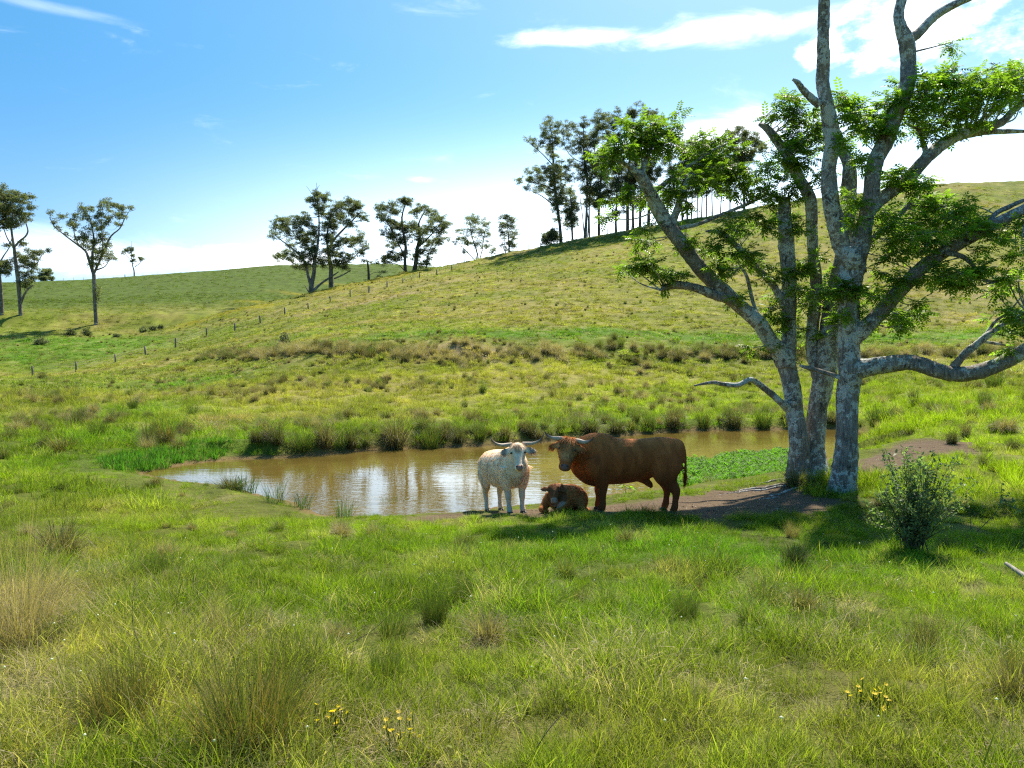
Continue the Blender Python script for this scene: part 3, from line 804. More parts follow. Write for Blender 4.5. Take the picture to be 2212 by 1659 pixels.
# a pinnate leaf, 0.3 long, drooping along its length
def pinnate(pairs=4, L=0.27, ll=0.105, lw=0.052):
    V = []; Tt = []
    def leaflet(o, d, s, n):
        b = len(V)
        o, d, s, n = map(np.array, (o, d, s, n))
        V.extend([o, o + d * ll * .45 + s * lw * .5 + n * .006, o + d * ll - n * .012, o + d * ll * .45 - s * lw * .5 + n * .006])
        Tt.extend([[b, b + 1, b + 2], [b, b + 2, b + 3]])
    for k in range(pairs):
        t = (k + 0.8) / (pairs + 0.3)
        x = L * t; z = -0.22 * L * t * t
        for sg in (-1, 1):
            d = np.array([0.55, sg * 0.8, -0.22]); d /= np.linalg.norm(d)
            s = np.array([0.8, -sg * 0.55, 0.0])
            leaflet((x, 0, z), d, s, (0, 0, 1))
    leaflet((L * .98, 0, -0.22 * L), (0.95, 0, -0.3), (0, 1, 0), (0, 0, 1))
    return np.array(V), np.array(Tt)
PINN = pinnate()

class Skeleton:
    """limb points that twigs can grow from"""
    def __init__(s): s.P = []; s.rad = []
    def add(s, P, r): s.P.extend(list(P)); s.rad.extend(list(np.broadcast_to(r, (len(P),))))
def px_path(path, conv, Y, Yend=None, unit=None):
    """picture polyline (x, y, width) -> points and radii standing Y metres ahead"""
    n = len(path); out = []
    for k, p in enumerate(path):
        yy = Y + ((Yend if Yend is not None else Y) - Y) * k / max(n - 1, 1)
        a, b = conv(p[0], p[1])
        w = p[2] * unit * yy / F * 0.475
        out.append((*at(a, b, yy), w))
    return np.array(out)
z2 = lambda x, y: (x * .45 + 1217, y * .45)
z3 = lambda x, y: (x * .4167 + 1438, y * .4167 + 553)
def z3in2(l): return [((x * .4167 + 1438 - 1217) / .45, (y * .4167 + 553) / .45, w * .4167 / .45) for x, y, w in l]

def near_tree(name, label, base_px, Y, limbs, clusters, seed, cut=None):
    rg = np.random.default_rng(seed)
    bp = at(*base_px, Y); gz = hfun([bp[0]], [bp[1]])[0]
    o0 = np.array([bp[0], bp[1], gz])
    root = empty(name, tuple(o0)); tag(root, label, 'tree')
    sk = Skeleton()
    for pname, path, y0, y1, kw in limbs:
        q = px_path(path, z2, Y + y0, Y + y1, .45)
        q[:, 1] += rg.normal(0, 0.04, len(q)) * (np.arange(len(q)) > 0)
        q = catmull(q, 9)
        if kw.get('ground'):      # spread the foot a little and set it into the earth
            t = np.linspace(0, 1, len(q)); q[:, 3] *= 1 + 0.34 * np.exp(-t * 22)
            foot = q[0].copy(); foot[2] -= 0.35; foot[3] *= 1.12
            q = np.concatenate([[foot], q])
        mb = MB()
        tube(mb, q[:, :3] - o0, q[:, 3], 14 if q[0, 3] > .12 else 8, True, 0.5, 0.05 if q[0, 3] > .1 else 0.09, seed + len(sk.P))
        mb.build(pname, m_bark, root)
        sk.add(q[:, :3], q[:, 3])
        if kw.get('leafless'):
            sk.P = sk.P[:-len(q)]; sk.rad = sk.rad[:-len(q)]
    SP = np.array(sk.P)
    spx = np.stack([1106 + SP[:, 0] / SP[:, 1] * F, SP[:, 2]], -1)
    crown = MB(); twigs = MB()
    full = []
    for cxp, cyp, rx, ry in clusters:
        full.append((cxp, cyp, rx, ry))
        for q in range(2):          # looser sprays round each clump
            full.append((cxp + rg.normal(0, rx * .95), cyp + rg.normal(0, ry * 1.1), rx * rg.uniform(.3, .55), ry * rg.uniform(.35, .65)))
    for cxp, cyp, rx, ry in full:
        a, b = z2(cxp, cyp)
        c0 = at(a, b, Y)
        dd = (SP[:, 0] - c0[0]) ** 2 + (SP[:, 2] - c0[2]) ** 2 + np.where(SP[:, 2] > c0[2] + .1, 0.4, 0)
        kn = np.argmin(dd)
        yc = SP[kn, 1] + rg.normal(0, 0.35) + 0.5 * math.sqrt(dd[kn]) * rg.uniform(-1, 1)
        c = at(a, b, yc)
        u = .45 * yc / F
        rxm, rym = rx * u, ry * u
        # twig from the limb out to the cluster
        s0 = SP[kn]; mid = (s0 + c) / 2 + np.array([0, 0, -0.06]) + rg.normal(0, .05, 3)
        L = np.linalg.norm(c - s0)
        tw = catmull(np.array([s0, mid, c]), 5)
        tube(twigs, tw - o0, np.linspace(min(.008 + .012 * L, .035), .006, len(tw)), 5, False)
        nt = max(4, int(8.5 * rxm * rym / 0.06))
        v = rg.normal(0, 1, (nt, 3)); v /= np.linalg.norm(v, axis=1)[:, None]
        v *= rg.uniform(.35, 1.0, (nt, 1)) ** .6
        tips = c + v * np.array([rxm, max(rxm, rym) * .8, rym]) * 0.92
        for tp in tips:
            tube(twigs, np.array([c + rg.normal(0, .02, 3), (c + tp) / 2 + [0, 0, .03], tp]) - o0, [.005, .004, .003], 4, False)
        nl = 6
        pos = np.repeat(tips, nl, 0)
        out = np.repeat(v, nl, 0) * 0.7 + rg.normal(0, .75, (nt * nl, 3)); out[:, 2] = np.clip(out[:, 2] * .5, -.6, .55)
        M = rotmats(out, rg, rg.normal(0, .35, len(out)))
        stamp(crown, PINN[0], PINN[1], pos - o0, M, rg.uniform(.42, 1.0, len(out)), np.clip(rg.normal(.5, .22, len(out)), 0, 1))
    tag(twigs.build('twigs', m_bark, root), kind='stuff')
    crown.build('crown', m_tree_leaf, root, smooth=False)
    return root
TR = [z for z in z3in2([(905,1250,150),(914,1150,136),(925,1050,126),(935,900,112),(942,700,112),(948,600,120),(948,450,110),(945,300,112),(945,200,116),(957,100,132)])] + [(1398,1262,112)]
right_limbs = [
 ('trunk', TR, 0, 0, dict(ground=1)),
 ('limb', [(1385,1300,108),(1368,1245,100),(1345,1190,88),(1305,1060,85),(1280,950,80),(1282,800,75),(1295,700,76),(1290,620,76),(1262,510,66),(1248,400,62),(1248,300,64),(1245,200,56),(1250,100,54),(1254,-30,52),(1250,-160,46),(1262,-300,40),(1240,-440,26)], 0, -.5, {}),
 ('limb', [(1405,1300,95),(1416,1250,80),(1430,1190,68),(1455,1050,72),(1465,950,76),(1490,800,76),(1545,690,80),(1590,560,76),(1640,420,74),(1660,300,72),(1645,200,74),(1615,120,54),(1612,60,48),(1632,-30,48),(1640,-160,42),(1620,-320,32)], 0, .6, {}),
 ('limb', [(1640,205,60),(1668,182,52),(1705,160,46),(1760,100,42),(1800,65,42),(1880,20,36),(1980,-25,30),(2080,-90,22)], .5, .7, {}),
 ('limb', [(1390,1630,84),(1450,1570,78),(1540,1480,76),(1620,1390,74),(1720,1290,70),(1850,1200,64),(1990,1120,58),(2100,1060,52),(2220,1000,48),(2350,930,40),(2470,890,26)], -.05, -1.0, {}),
 ('branch', [(1830,1215,26),(1890,1225,24),(1950,1250,22),(2010,1320,18),(2040,1345,16),(2075,1355,8)], -.6, -.9, {}),
 ('branch', [(2030,1085,28),(2070,1030,26),(2120,1000,24),(2212,960,20),(2300,930,12)], -.6, -.2, {}),
 ('limb', z3in2([(940,595,120),(1010,585,104),(1100,568,90),(1250,552,84),(1330,565,84),(1400,592,80),(1500,612,80),(1620,600,80),(1750,550,78),(1858,490,74),(1980,430,66),(2130,400,44)]), -.05, -1.3, {}),
 ('branch', z3in2([(1490,580,46),(1540,510,40),(1600,465,40),(1660,410,36),(1760,350,22),(1880,290,12)]), -.65, -.9, {}),
 ('branch', z3in2([(1655,415,20),(1720,340,16),(1780,290,12),(1850,200,6)]), -.75, -1.0, dict(leafless=1)),
 ('branch', z3in2([(1650,445,18),(1720,455,16),(1782,462,8)]), -.75, -.6, dict(leafless=1)),
 ('limb', [(1400,1210,72),(1440,1060,66),(1510,970,62),(1640,870,62),(1740,760,60),(1840,680,60),(1900,650,54),(1980,620,48),(2100,590,40),(2160,530,32),(2240,480,20)], .1, 1.1, {}),
 ('branch', [(1890,660,34),(1960,645,30),(2050,636,28),(2130,632,24),(2260,625,12)], .8, 1.4, {}),
 ('branch', [(1470,1160,34),(1510,1120,30),(1580,1070,28),(1650,990,24),(1692,940,12)], .2, .7, {}),
 ('branch', [(1700,800,30),(1728,740,28),(1735,690,24),(1700,630,16),(1650,600,10)], .6, .6, {}),
 ('branch', [(1230,505,42),(1190,470,36),(1150,430,32),(1118,398,26),(1098,382,12)], -.3, -.4, dict(leafless=1)),
 ('branch', z3in2([(920,640,34),(880,620,26),(780,590,26),(730,580,24),(690,566,12)]), -.1, .1, dict(leafless=1)),
]
right_clusters = [(1330,500,60,40),(1380,540,70,30),(1440,600,60,50),(1350,640,50,40),(1560,480,60,40),(1640,500,90,55),(1740,450,110,80),(1840,400,110,80),(1950,380,110,70),(2060,350,120,60),(2160,380,90,60),(2120,450,110,60),(1980,480,110,60),(1860,500,100,60),(1780,560,110,55),(1700,600,90,45),(1600,600,80,45),(1500,640,60,40),(1900,580,90,40),(2030,560,80,40),(2200,460,60,50),(2290,400,90,70),
 (1600,830,60,60),(1560,900,60,40),(1440,800,40,40),(1680,870,50,30),(1400,960,50,40),(1350,1010,40,40),
 (1760,960,100,45),(1700,1010,80,40),(1830,990,80,45),(1960,1000,70,40),(1980,1060,70,35),(1620,1080,80,40),(1760,1060,80,40),(1850,1080,60,40),(1560,1150,80,40),(1680,1150,100,45),(1760,1120,80,35),(1540,1020,50,40),(2100,1100,80,40),(2200,1080,80,50),(2290,1060,80,50),(1580,1260,50,25),(1660,1340,80,50),(1760,1330,90,55),(1860,1320,90,50),(1930,1360,60,50),(1960,1290,80,40),(1560,1390,60,30),(1450,1400,60,30),(1380,1420,80,50),(1320,1400,70,60),(1400,1480,60,40),(1330,1510,60,40),(1640,1520,80,30),(1700,1500,60,30),(1580,1550,50,25),(2010,1290,50,40),(2180,1350,60,50),(2200,1200,30,40),(2100,1540,70,40),(2200,1520,60,50),(2150,1600,60,40)]
left_limbs = [
 ('trunk', z3in2([(700,1165,150),(690,1060,122),(682,950,106),(668,800,98),(655,700,96),(640,600,98),(618,530,96)]), 0, 0, dict(ground=1)),
 ('trunk', z3in2([(765,1165,160),(782,1000,108),(790,850,100),(805,700,108),(825,560,112),(840,430,104),(855,320,96),(868,200,86)]) + [(1350,1200,78),(1362,1050,76),(1372,900,74),(1368,790,60),(1340,710,48),(1318,630,26)], 0, .5, dict(ground=1)),
 ('limb', z3in2([(625,560,104),(590,490,94),(545,440,84),(480,350,80),(400,272,80),(300,190,80),(215,100,78),(150,30,74)]) + [(560,1165,72),(500,1080,72),(440,970,66),(400,890,60),(370,850,52),(325,805,30)], 0, -.9, {}),
 ('limb', z3in2([(628,580,90),(638,480,80),(642,300,76),(635,150,72)]) + [(1085,1350,72),(1072,1200,76),(1066,1100,72),(1062,1000,64),(1060,950,48)], 0, .35, {}),
 ('limb', z3in2([(800,640,80),(772,540,72),(757,420,66),(765,250,60)]) + [(1210,1380,56),(1200,1250,54),(1195,1100,54),(1185,960,60),(1130,860,56),(1085,770,50),(1030,690,44),(975,625,36),(940,597,16)], .2, 1.0, {}),
 ('branch', z3in2([(630,790,50),(590,755,42),(540,708,38),(470,655,34),(430,642,30),(370,668,28),(300,665,24),(240,655,20),(150,672,8)]), -.1, -.7, dict(leafless=1)),
 ('branch', [(830,1452,62),(770,1430,54),(730,1418,50),(640,1385,42),(560,1370,40),(500,1375,32),(463,1394,12)], -.35, -.7, {}),
 ('branch', [(520,1075,44),(545,1000,36),(570,930,30),(600,850,24),(616,812,14)], -.6, -.4, {}),
 ('branch', [(560,1095,22),(650,1075,18),(760,1030,16),(870,985,14),(960,945,8)], -.6, .2, {}),
 ('branch', [(950,1570,24),(910,1450,20),(880,1330,16),(850,1285,8)], -.1, -.5, {}),
 ('branch', [(1070,1480,42),(1000,1360,36),(930,1290,34),(840,1190,32),(750,1120,26),(685,1108,10)], .1, -.4, {}),
 ('branch', [(375,855,30),(392,780,24),(425,700,18),(450,600,10)], -.85, -.6, {}),
 ('branch', [(350,830,26),(300,790,20),(240,765,16),(170,750,8)], -.85, -1.2, {}),
 ('branch', [(420,930,30),(500,870,24),(600,800,18),(720,720,12),(790,690,6)], -.8, .1, {}),
]
left_clusters = [(380,640,110,75),(460,600,70,45),(270,730,90,60),(200,745,60,40),(430,720,90,60),(520,680,60,60),(640,700,110,60),(760,720,80,60),(700,800,110,60),(850,820,100,55),(920,830,70,50),(600,850,90,45),(560,960,50,40),(500,940,70,50),(250,950,55,40),(340,965,50,30),(820,900,90,40),(970,910,70,40),(960,960,70,35),
 (350,1170,55,40),(320,1280,60,40),(480,1300,75,40),(400,1260,40,25),(560,1320,40,25),(600,1130,60,35),(740,1170,60,35),(830,1110,70,45),(860,1210,70,45),(900,1260,80,45),(740,1290,40,30),(930,1080,80,40),(1060,1020,70,40),(1100,940,60,40),(1120,1080,70,45),(1080,1290,80,40),(1180,1260,80,50),(1040,1400,70,45),(1120,1390,60,40),(1000,1480,60,40),(1100,1530,60,40),(840,1440,30,20),(1230,1400,80,50),(1160,1600,70,40),(1000,1620,50,30),(1260,1480,70,50),
 (1020,560,70,35),(1080,480,40,25),(1120,550,90,50),(1180,610,80,60),(1100,660,90,40),(1080,730,80,50),(1060,790,60,50),(1160,760,60,50),(1200,690,60,50),(1240,840,50,40)]
near_tree('broadleaf_tree', 'grey lichened tree with one straight trunk forking high, low limb stretching right', z3(905, 1250), 15.2, right_limbs, right_clusters, 301)
near_tree('broadleaf_tree', 'twin-trunked lichened tree behind the bull, long limb reaching up left', z3(735, 1165), 16.9, left_limbs, left_clusters, 302)
# ------------------------------------------------------------------ gum trees
GUM_LEAF = (np.array([[0, 0, 0], [.5, .5, .08], [1.0, 0, -.12], [.5, -.5, .08]]), np.array([[0, 1, 2], [0, 2, 3]]))
def gum(name, label, conv, unit, Y, stems, clusters, seed, dens=1.0, mat=None, leaf=0.36, group=None, foot=None, cat='tree', depth=1.0):
    rg = np.random.default_rng(seed)
    if group == 'gum trees along the ridge':
        dens *= 0.95
        st0 = np.array(stems[0], float)
        clusters = list(clusters)
        for q in range(13):         # lower sprays close about the stem
            t = rg.uniform(.30, .85); kx = np.linspace(0, 1, len(st0))
            sx_ = np.interp(t, kx, st0[:, 0]); sy_ = np.interp(t, kx, st0[:, 1])
            clusters.append((sx_ + rg.normal(0, 34), sy_ + rg.normal(0, 14), rg.uniform(28, 50), rg.uniform(24, 40)))
    bx, by = conv(*stems[0][0][:2])
    bp = at(bx, by, Y)
    o0 = np.array([bp[0], bp[1], hfun([bp[0]], [bp[1]])[0]])
    root = empty(name, tuple(o0)); tag(root, label, cat, group)
    sk = Skeleton(); wood = MB()
    mat = mat or m_gum_bark
    for k, st in enumerate(stems):
        q = px_path(st, conv, Y, Y + (rg.uniform(-1.5, 1.5) if k else 0), unit)
        q = catmull(q, 3)
        if k == 0:
            f0 = q[0].copy(); f0[2] = min(o0[2], f0[2]) - 1.0; f0[3] *= 1.15
            q = np.concatenate([[f0], q])
        tube(wood, q[:, :3] - o0, q[:, 3] * .92, 8 if k == 0 else 6, True, .5, .05, seed + k)
        if len(q) > 4: sk.add(q[2:, :3], q[2:, 3])
    SP = list(sk.P); SR = list(sk.rad)
    crown = MB()
    cs = []
    for cx_, cy_, rx, ry in clusters:
        a, b = conv(cx_, cy_); c0 = at(a, b, Y)
        u = unit * Y / F
        w = np.array([p[0] for p in SP])
        spread = abs(c0[0] - o0[0]) * .35 + rx * u * 0.9
        c0 = at(a, b, Y + rg.normal(0, .7) * spread * depth)
        cs.append((c0, rx * u * 1.18, ry * u * 1.2))
    tips0 = np.array(SP)
    cs.sort(key=lambda c: np.min(np.linalg.norm(tips0 - c[0], axis=1)))
    for c0, rx, ry in cs:
        A = np.array(SP); d = np.linalg.norm(A - c0, axis=1)
        d = d + np.where(A[:, 2] > c0[2] - .25 * d, 1.5 + .6 * d, 0)
        kn = int(np.argmin(d)); s0 = A[kn]; r0 = SR[kn]
        L = np.linalg.norm(c0 - s0)
        low = c0 - np.array([0, 0, ry * .45])
        mid = s0 * .5 + low * .5 + np.array([0, 0, -0.07 * L]) + rg.normal(0, .05 * L, 3)
        br = catmull(np.array([s0, mid, low]), 4)
        rr = np.linspace(min(r0 * .7, .03 + .014 * L), .022, len(br))
        tube(wood, br - o0, rr, 5, False, .5)
        for p_, q_ in zip(br[2:], rr[2:]): SP.append(p_); SR.append(q_)
        # leaf puffs: several small domes make up each cluster
        npf = max(5, int(6.0 * rx * ry + 3))
        for k in range(npf):
            v = rg.normal(0, 1, 3); v /= np.linalg.norm(v); v *= rg.uniform(.2, 1.0)
            pc = c0 + v * np.array([rx, max(rx, ry), ry])
            pr = rg.uniform(.38, .80) * (0.55 + .26 * min(rx, 2.0))
            if k % 3 == 0: tube(wood, np.array([low + rg.normal(0, .05, 3), (low + pc) / 2 - [0, 0, .08], pc]) - o0, [.028, .02, .012], 4, False)
            nl = int(105 * dens * pr * pr / .5)
            w = rg.normal(0, 1, (nl, 3)); w *= rg.uniform(.3, 1.15, (nl, 1)) / np.linalg.norm(w, axis=1)[:, None]
            w[:, 2] = np.where((w[:, 2] < -.15) & (rg.uniform(0, 1, nl) < .6), -w[:, 2] * .6, w[:, 2])
            pos = pc + w * pr * np.array([1, 1, .8])
            dr = rg.normal(0, 1, (nl, 3)) + w * .4; dr[:, 2] -= .55
            Mx = rotmats(dr, rg, rg.uniform(0, 6.28, nl))
            V = GUM_LEAF[0] * np.array([leaf, leaf * .42, leaf])
            stamp(crown, V, GUM_LEAF[1], pos - o0, Mx, rg.uniform(.45, 1.05, nl), np.clip(rg.normal(.5, .25, nl), 0, 1))
    wood.build('trunk', mat, root)
    crown.build('crown', m_gum_leaf, root, smooth=False)
    return root
zL = lambda x, y: (x * .2667, 387 + y * .2667)
z5 = lambda x, y: (497.7 + x * .325, 359.5 + y * .325)
zR = lambda x, y: (1095 + x * .255, 210 + y * .255)
GV = 'gum trees in the gully at the left'
gum('gum_tree', 'tall gum tree cut off by the left edge of the photo', zL, .2667, 141, [[(20,1192,38),(12,1000,30),(6,860,26),(-12,700,22),(-34,500,18),(-40,350,12)], [(-10,690,14),(30,620,10),(70,560,8),(95,480,6)]],
    [(-40,120,90,60),(30,130,70,55),(-20,90,70,45),(60,190,70,55),(-30,230,90,70),(50,280,60,50),(30,360,50,45),(50,690,50,50),(60,740,50,45),(10,700,60,60),(-60,400,60,80),(-90,300,80,80),(0,760,50,40),(60,540,30,25)], 401, 1.0, group=GV)
gum('gum_tree', 'tall pale-trunked gum tree second from the left, side limb curving right', zL, .2667, 142, [[(172,1202,40),(165,1050,32),(150,850,32),(130,700,30),(115,560,26),(100,470,20),(92,380,16),(105,250,10)], [(166,1010,26),(200,930,20),(240,880,14),(270,860,8)], [(120,545,20),(160,500,17),(205,465,15),(226,420,13),(212,360,9),(205,300,6)], [(112,560,14),(60,480,10),(30,400,8)], [(250,740,10),(300,680,8),(345,610,5),(390,578,3)]],
    [(170,160,80,50),(230,140,50,40),(245,230,35,40),(190,290,60,50),(130,260,70,60),(110,150,60,40),(120,360,70,50),(60,350,50,60),(70,250,50,50),(190,520,40,30),(260,590,50,30),(320,600,30,30),(160,620,50,50),(190,680,60,50),(250,700,50,40),(210,760,60,50),(240,820,60,50),(200,850,40,40),(390,575,12,10),(270,640,40,40)], 402, 1.05, group=GV)
gum('gum_tree', 'lone tall gum with a wide flat crown on a bare dark trunk', zL, .2667, 143, [[(785,1232,46),(775,1100,34),(765,900,34),(760,780,34),(745,720,30),(750,600,22),(760,480,17),(742,380,12),(722,290,8)], [(742,725,26),(715,640,24),(690,580,20),(600,510,16),(520,450,12),(440,380,9),(402,310,6)], [(760,765,24),(800,680,18),(850,560,16),(900,460,14),(970,400,10),(1010,320,8),(1055,245,4)], [(768,740,16),(850,708,9),(890,650,6),(930,645,4)], [(640,545,12),(600,430,9),(620,330,6)], [(830,610,12),(830,470,10),(820,330,7)]],
    [(410,280,28,30),(430,340,25,30),(505,295,35,25),(470,390,30,25),(530,440,30,20),(570,340,45,40),(600,380,45,35),(620,300,40,35),(680,250,50,45),(700,310,45,40),(740,240,30,30),(830,220,45,45),(800,290,50,45),(870,190,45,30),(930,210,50,40),(990,230,40,40),(1000,300,35,35),(930,290,45,45),(880,330,45,45),(960,360,35,35),(1060,235,22,20),(820,370,50,45),(760,390,45,45),(650,470,50,45),(700,430,45,40),(690,530,50,40),(770,500,50,40),(830,470,50,45),(860,520,40,30),(870,590,50,45),(820,600,45,45),(760,570,45,45),(880,640,35,30),(800,650,50,40),(930,640,18,18),(760,680,40,35),(800,900,22,45),(795,960,18,40)], 403, .85, group=GV)
gum('gum_tree', 'small thin gum with a dead spike on the distant left skyline', zL, .2667, 333, [[(1088,800,13),(1085,740,11),(1072,690,9),(1065,600,6),(1068,500,2)], [(1090,712,6),(1130,682,5),(1152,648,3)], [(1072,680,5),(1030,620,4),(1010,590,2)]],
    [(1030,575,33,22),(1065,570,20,20),(1080,620,20,25),(1075,660,18,20),(1140,640,25,20),(1000,600,16,14)], 404, .8, leaf=.5)
gum('round_bush', 'dark rounded bush on the skyline beside the left fence', zL, .2667, 326, [[(375,835,10),(374,800,7),(372,770,4)]],
    [(370,770,45,38),(380,740,25,20),(330,795,22,22),(412,800,20,20),(360,805,35,20)], 405, 1.6, leaf=.5, cat='bush')
MD = 'gum trees behind the flowering crest'
gum('gum_tree', 'broad dark gum with dead antler twigs at its top, left of the pair', z5, .325, 176, [[(540,870,46),(538,800,38),(556,700,28),(560,620,24),(580,520,18),(590,380,12),(580,250,9),(576,150,5),(572,108,2)], [(538,800,26),(515,720,24),(498,640,20),(430,560,14),(350,500,10),(300,460,7)], [(548,830,24),(600,780,18),(660,740,13),(720,700,7)], [(575,210,5),(545,185,4),(520,150,3),(505,132,2)], [(576,150,3),(592,125,2)], [(500,690,10),(445,660,7),(400,630,5)], [(525,845,10),(505,808,7),(492,790,4)]],
    [(300,400,45,40),(340,370,50,40),(290,460,40,30),(380,420,50,45),(430,370,60,40),(480,350,50,35),(520,390,50,40),(460,460,60,60),(400,520,40,30),(510,490,50,50),(560,440,50,45),(310,600,40,30),(350,580,45,35),(400,600,45,35),(460,590,55,45),(520,570,55,45),(560,540,45,40),(500,660,50,40),(440,660,35,30),(560,620,45,40),(560,240,50,50),(620,210,45,40),(590,190,40,30),(580,290,40,40),(500,310,25,20),(575,165,18,14),(620,280,40,40)], 411, .9, group=MD)
gum('gum_tree', 'broad pale-trunked gum standing right of the antler-topped one', z5, .325, 178, [[(672,840,40),(668,750,35),(668,680,30),(655,580,24),(680,500,18),(740,430,14),(810,360,10),(865,305,7)], [(655,600,18),(640,480,14),(652,400,10),(670,320,6)], [(690,745,14),(750,720,10),(800,690,6)], [(690,660,13),(800,620,9),(865,560,5)]],
    [(790,240,60,30),(850,260,55,35),(880,330,35,35),(820,300,55,40),(740,280,50,40),(700,270,40,35),(670,330,55,45),(730,350,55,45),(790,370,50,35),(640,390,45,40),(690,410,50,40),(860,480,50,40),(890,530,35,35),(820,510,50,40),(770,490,45,40),(870,570,40,30),(650,480,50,50),(710,500,50,45),(650,570,55,45),(720,590,55,45),(790,600,45,35),(690,640,50,40),(760,660,50,35),(900,350,20,20),(620,640,40,35)], 412, .9, group=MD)
gum('gum_tree', 'stunted gum with broken trunk between two larger gum clumps', z5, .325, 184, [[(920,785,22),(918,700,18),(914,655,14),(908,625,9)], [(930,760,8),(960,750,6),(1000,715,4)]],
    [(900,628,32,18),(932,636,20,14),(985,735,26,20),(1010,700,22,18)], 413, .6, mat=m_gum_dark, group=MD)
gum('gum_tree', 'dark gum with straight trunk and flat-topped layered crown mid-skyline', z5, .325, 188, [[(1165,740,27),(1160,620,23),(1165,540,20),(1150,440,16),(1140,340,12),(1165,240,7)], [(1160,600,12),(1110,500,10),(1060,400,8),(1000,300,5)], [(1155,690,7),(1110,650,5),(1040,640,4)]],
    [(980,280,40,25),(1050,260,55,40),(1100,300,50,40),(1010,330,45,35),(1060,370,50,40),(1180,240,50,35),(1150,230,40,25),(1120,400,60,45),(1040,450,45,30),(1090,470,55,40),(1160,420,50,50),(1150,500,50,40),(1080,520,45,30),(1050,590,45,30),(1100,600,50,35),(1030,630,50,25),(1150,580,40,40),(980,640,25,15)], 414, .9, mat=m_gum_dark, group=MD)
gum('gum_tree', 'thick-trunked leaning gum just right of the flat-topped one', z5, .325, 190, [[(1218,728,38),(1235,620,29),(1242,540,23),(1260,460,17),(1252,380,12),(1290,300,8)], [(1245,540,14),(1320,470,10),(1390,390,7)]],
    [(1230,400,60,40),(1290,280,55,40),(1340,330,50,40),(1390,350,45,40),(1430,390,40,35),(1340,410,60,40),(1280,430,55,40),(1400,440,45,35),(1250,480,50,40),(1320,500,50,35),(1380,490,40,30),(1240,600,40,35),(1270,560,45,40),(1280,650,50,25),(1240,300,50,40)], 415, .85, mat=m_gum_dark, group=MD)
gum('gum_tree', 'slender sapling gum close beside the thick leaning trunk', z5, .325, 191, [[(1295,718,10),(1312,600,8),(1340,520,6),(1400,450,3)]],
    [(1320,600,40,35),(1310,645,35,25),(1345,560,36,30),(1385,515,36,26),(1440,480,26,18)], 416, .7, group=MD)
gum('gum_tree', 'airy many-stemmed young gum standing on the skyline', z5, .325, 197, [[(1648,655,13),(1642,580,10),(1610,480,8),(1592,370,5)], [(1650,640,10),(1672,560,8),(1690,430,5)], [(1640,640,9),(1565,560,6),(1500,490,4)], [(1660,620,6),(1720,590,4),(1750,560,3)]],
    [(1590,360,45,35),(1640,360,50,35),(1690,390,40,30),(1600,430,50,35),(1660,440,50,40),(1720,450,30,35),(1510,430,35,20),(1540,480,40,25),(1580,510,40,30),(1640,520,45,35),(1700,530,40,30),(1740,560,40,25),(1500,500,30,20),(1560,570,30,20)], 417, .75, leaf=.32, group=MD)
gum('gum_tree', 'small narrow gum alone on the skyline by the fence', z5, .325, 196, [[(1855,600,14),(1851,520,10),(1846,440,7),(1840,360,4)], [(1852,540,6),(1880,470,4)]],
    [(1830,340,40,25),(1870,350,40,30),(1810,390,40,30),(1860,400,45,35),(1800,440,30,30),(1850,460,45,35),(1890,450,30,40),(1830,520,40,35),(1880,520,35,35),(1850,560,30,20)], 418, .9, leaf=.32, group=MD)
RG = 'gum trees along the ridge'
gum('gum_tree', 'leftmost tall ridge gum, tiered crown with thin top tuft', zR, .255, 197, [[(460,1245,34),(450,1100,30),(430,950,28),(410,800,26),(395,600,22),(390,450,14),(380,330,10),(362,220,5)], [(385,570,12),(300,480,9),(230,420,6),(180,370,4)], [(400,920,12),(300,840,9),(210,795,5)], [(412,800,14),(300,740,10),(160,710,6)]],
    [(360,200,50,30),(330,240,50,40),(440,230,45,35),(400,280,50,40),(310,310,45,35),(370,340,50,45),(290,370,40,35),(180,360,30,25),(230,390,40,30),(260,440,35,30),(350,420,50,45),(420,380,40,50),(390,500,40,40),(440,500,18,18),(420,590,80,45),(330,610,70,40),(490,620,60,45),(250,620,50,35),(170,640,40,30),(120,700,50,30),(200,700,55,40),(290,680,60,45),(370,690,65,50),(450,690,65,50),(530,680,50,45),(180,770,40,25),(280,770,60,40),(360,790,65,50),(450,790,65,50),(530,800,50,45),(400,880,55,45),(490,880,60,45),(560,860,40,40),(420,960,45,40),(500,970,50,40),(430,1040,40,35),(500,1060,40,35)], 421, .85, mat=m_gum_dark, group=RG)
gum('gum_tree', 'short slim gum tucked against the leftmost ridge gum', zR, .255, 196, [[(556,1222,20),(551,1100,18),(546,950,14),(540,840,8)]], [(540,1000,40,40),(570,1080,40,35),(530,1100,40,35),(590,950,30,30)], 422, .7, mat=m_gum_dark, group=RG)
gum('gum_tree', 'bushy sapling at the left foot of the ridge trees', zR, .255, 195, [[(372,1265,9),(378,1200,7),(390,1130,4)]], [(340,1200,40,30),(380,1160,50,40),(430,1180,40,40),(400,1110,40,30),(320,1215,25,20)], 423, .7, group=RG)
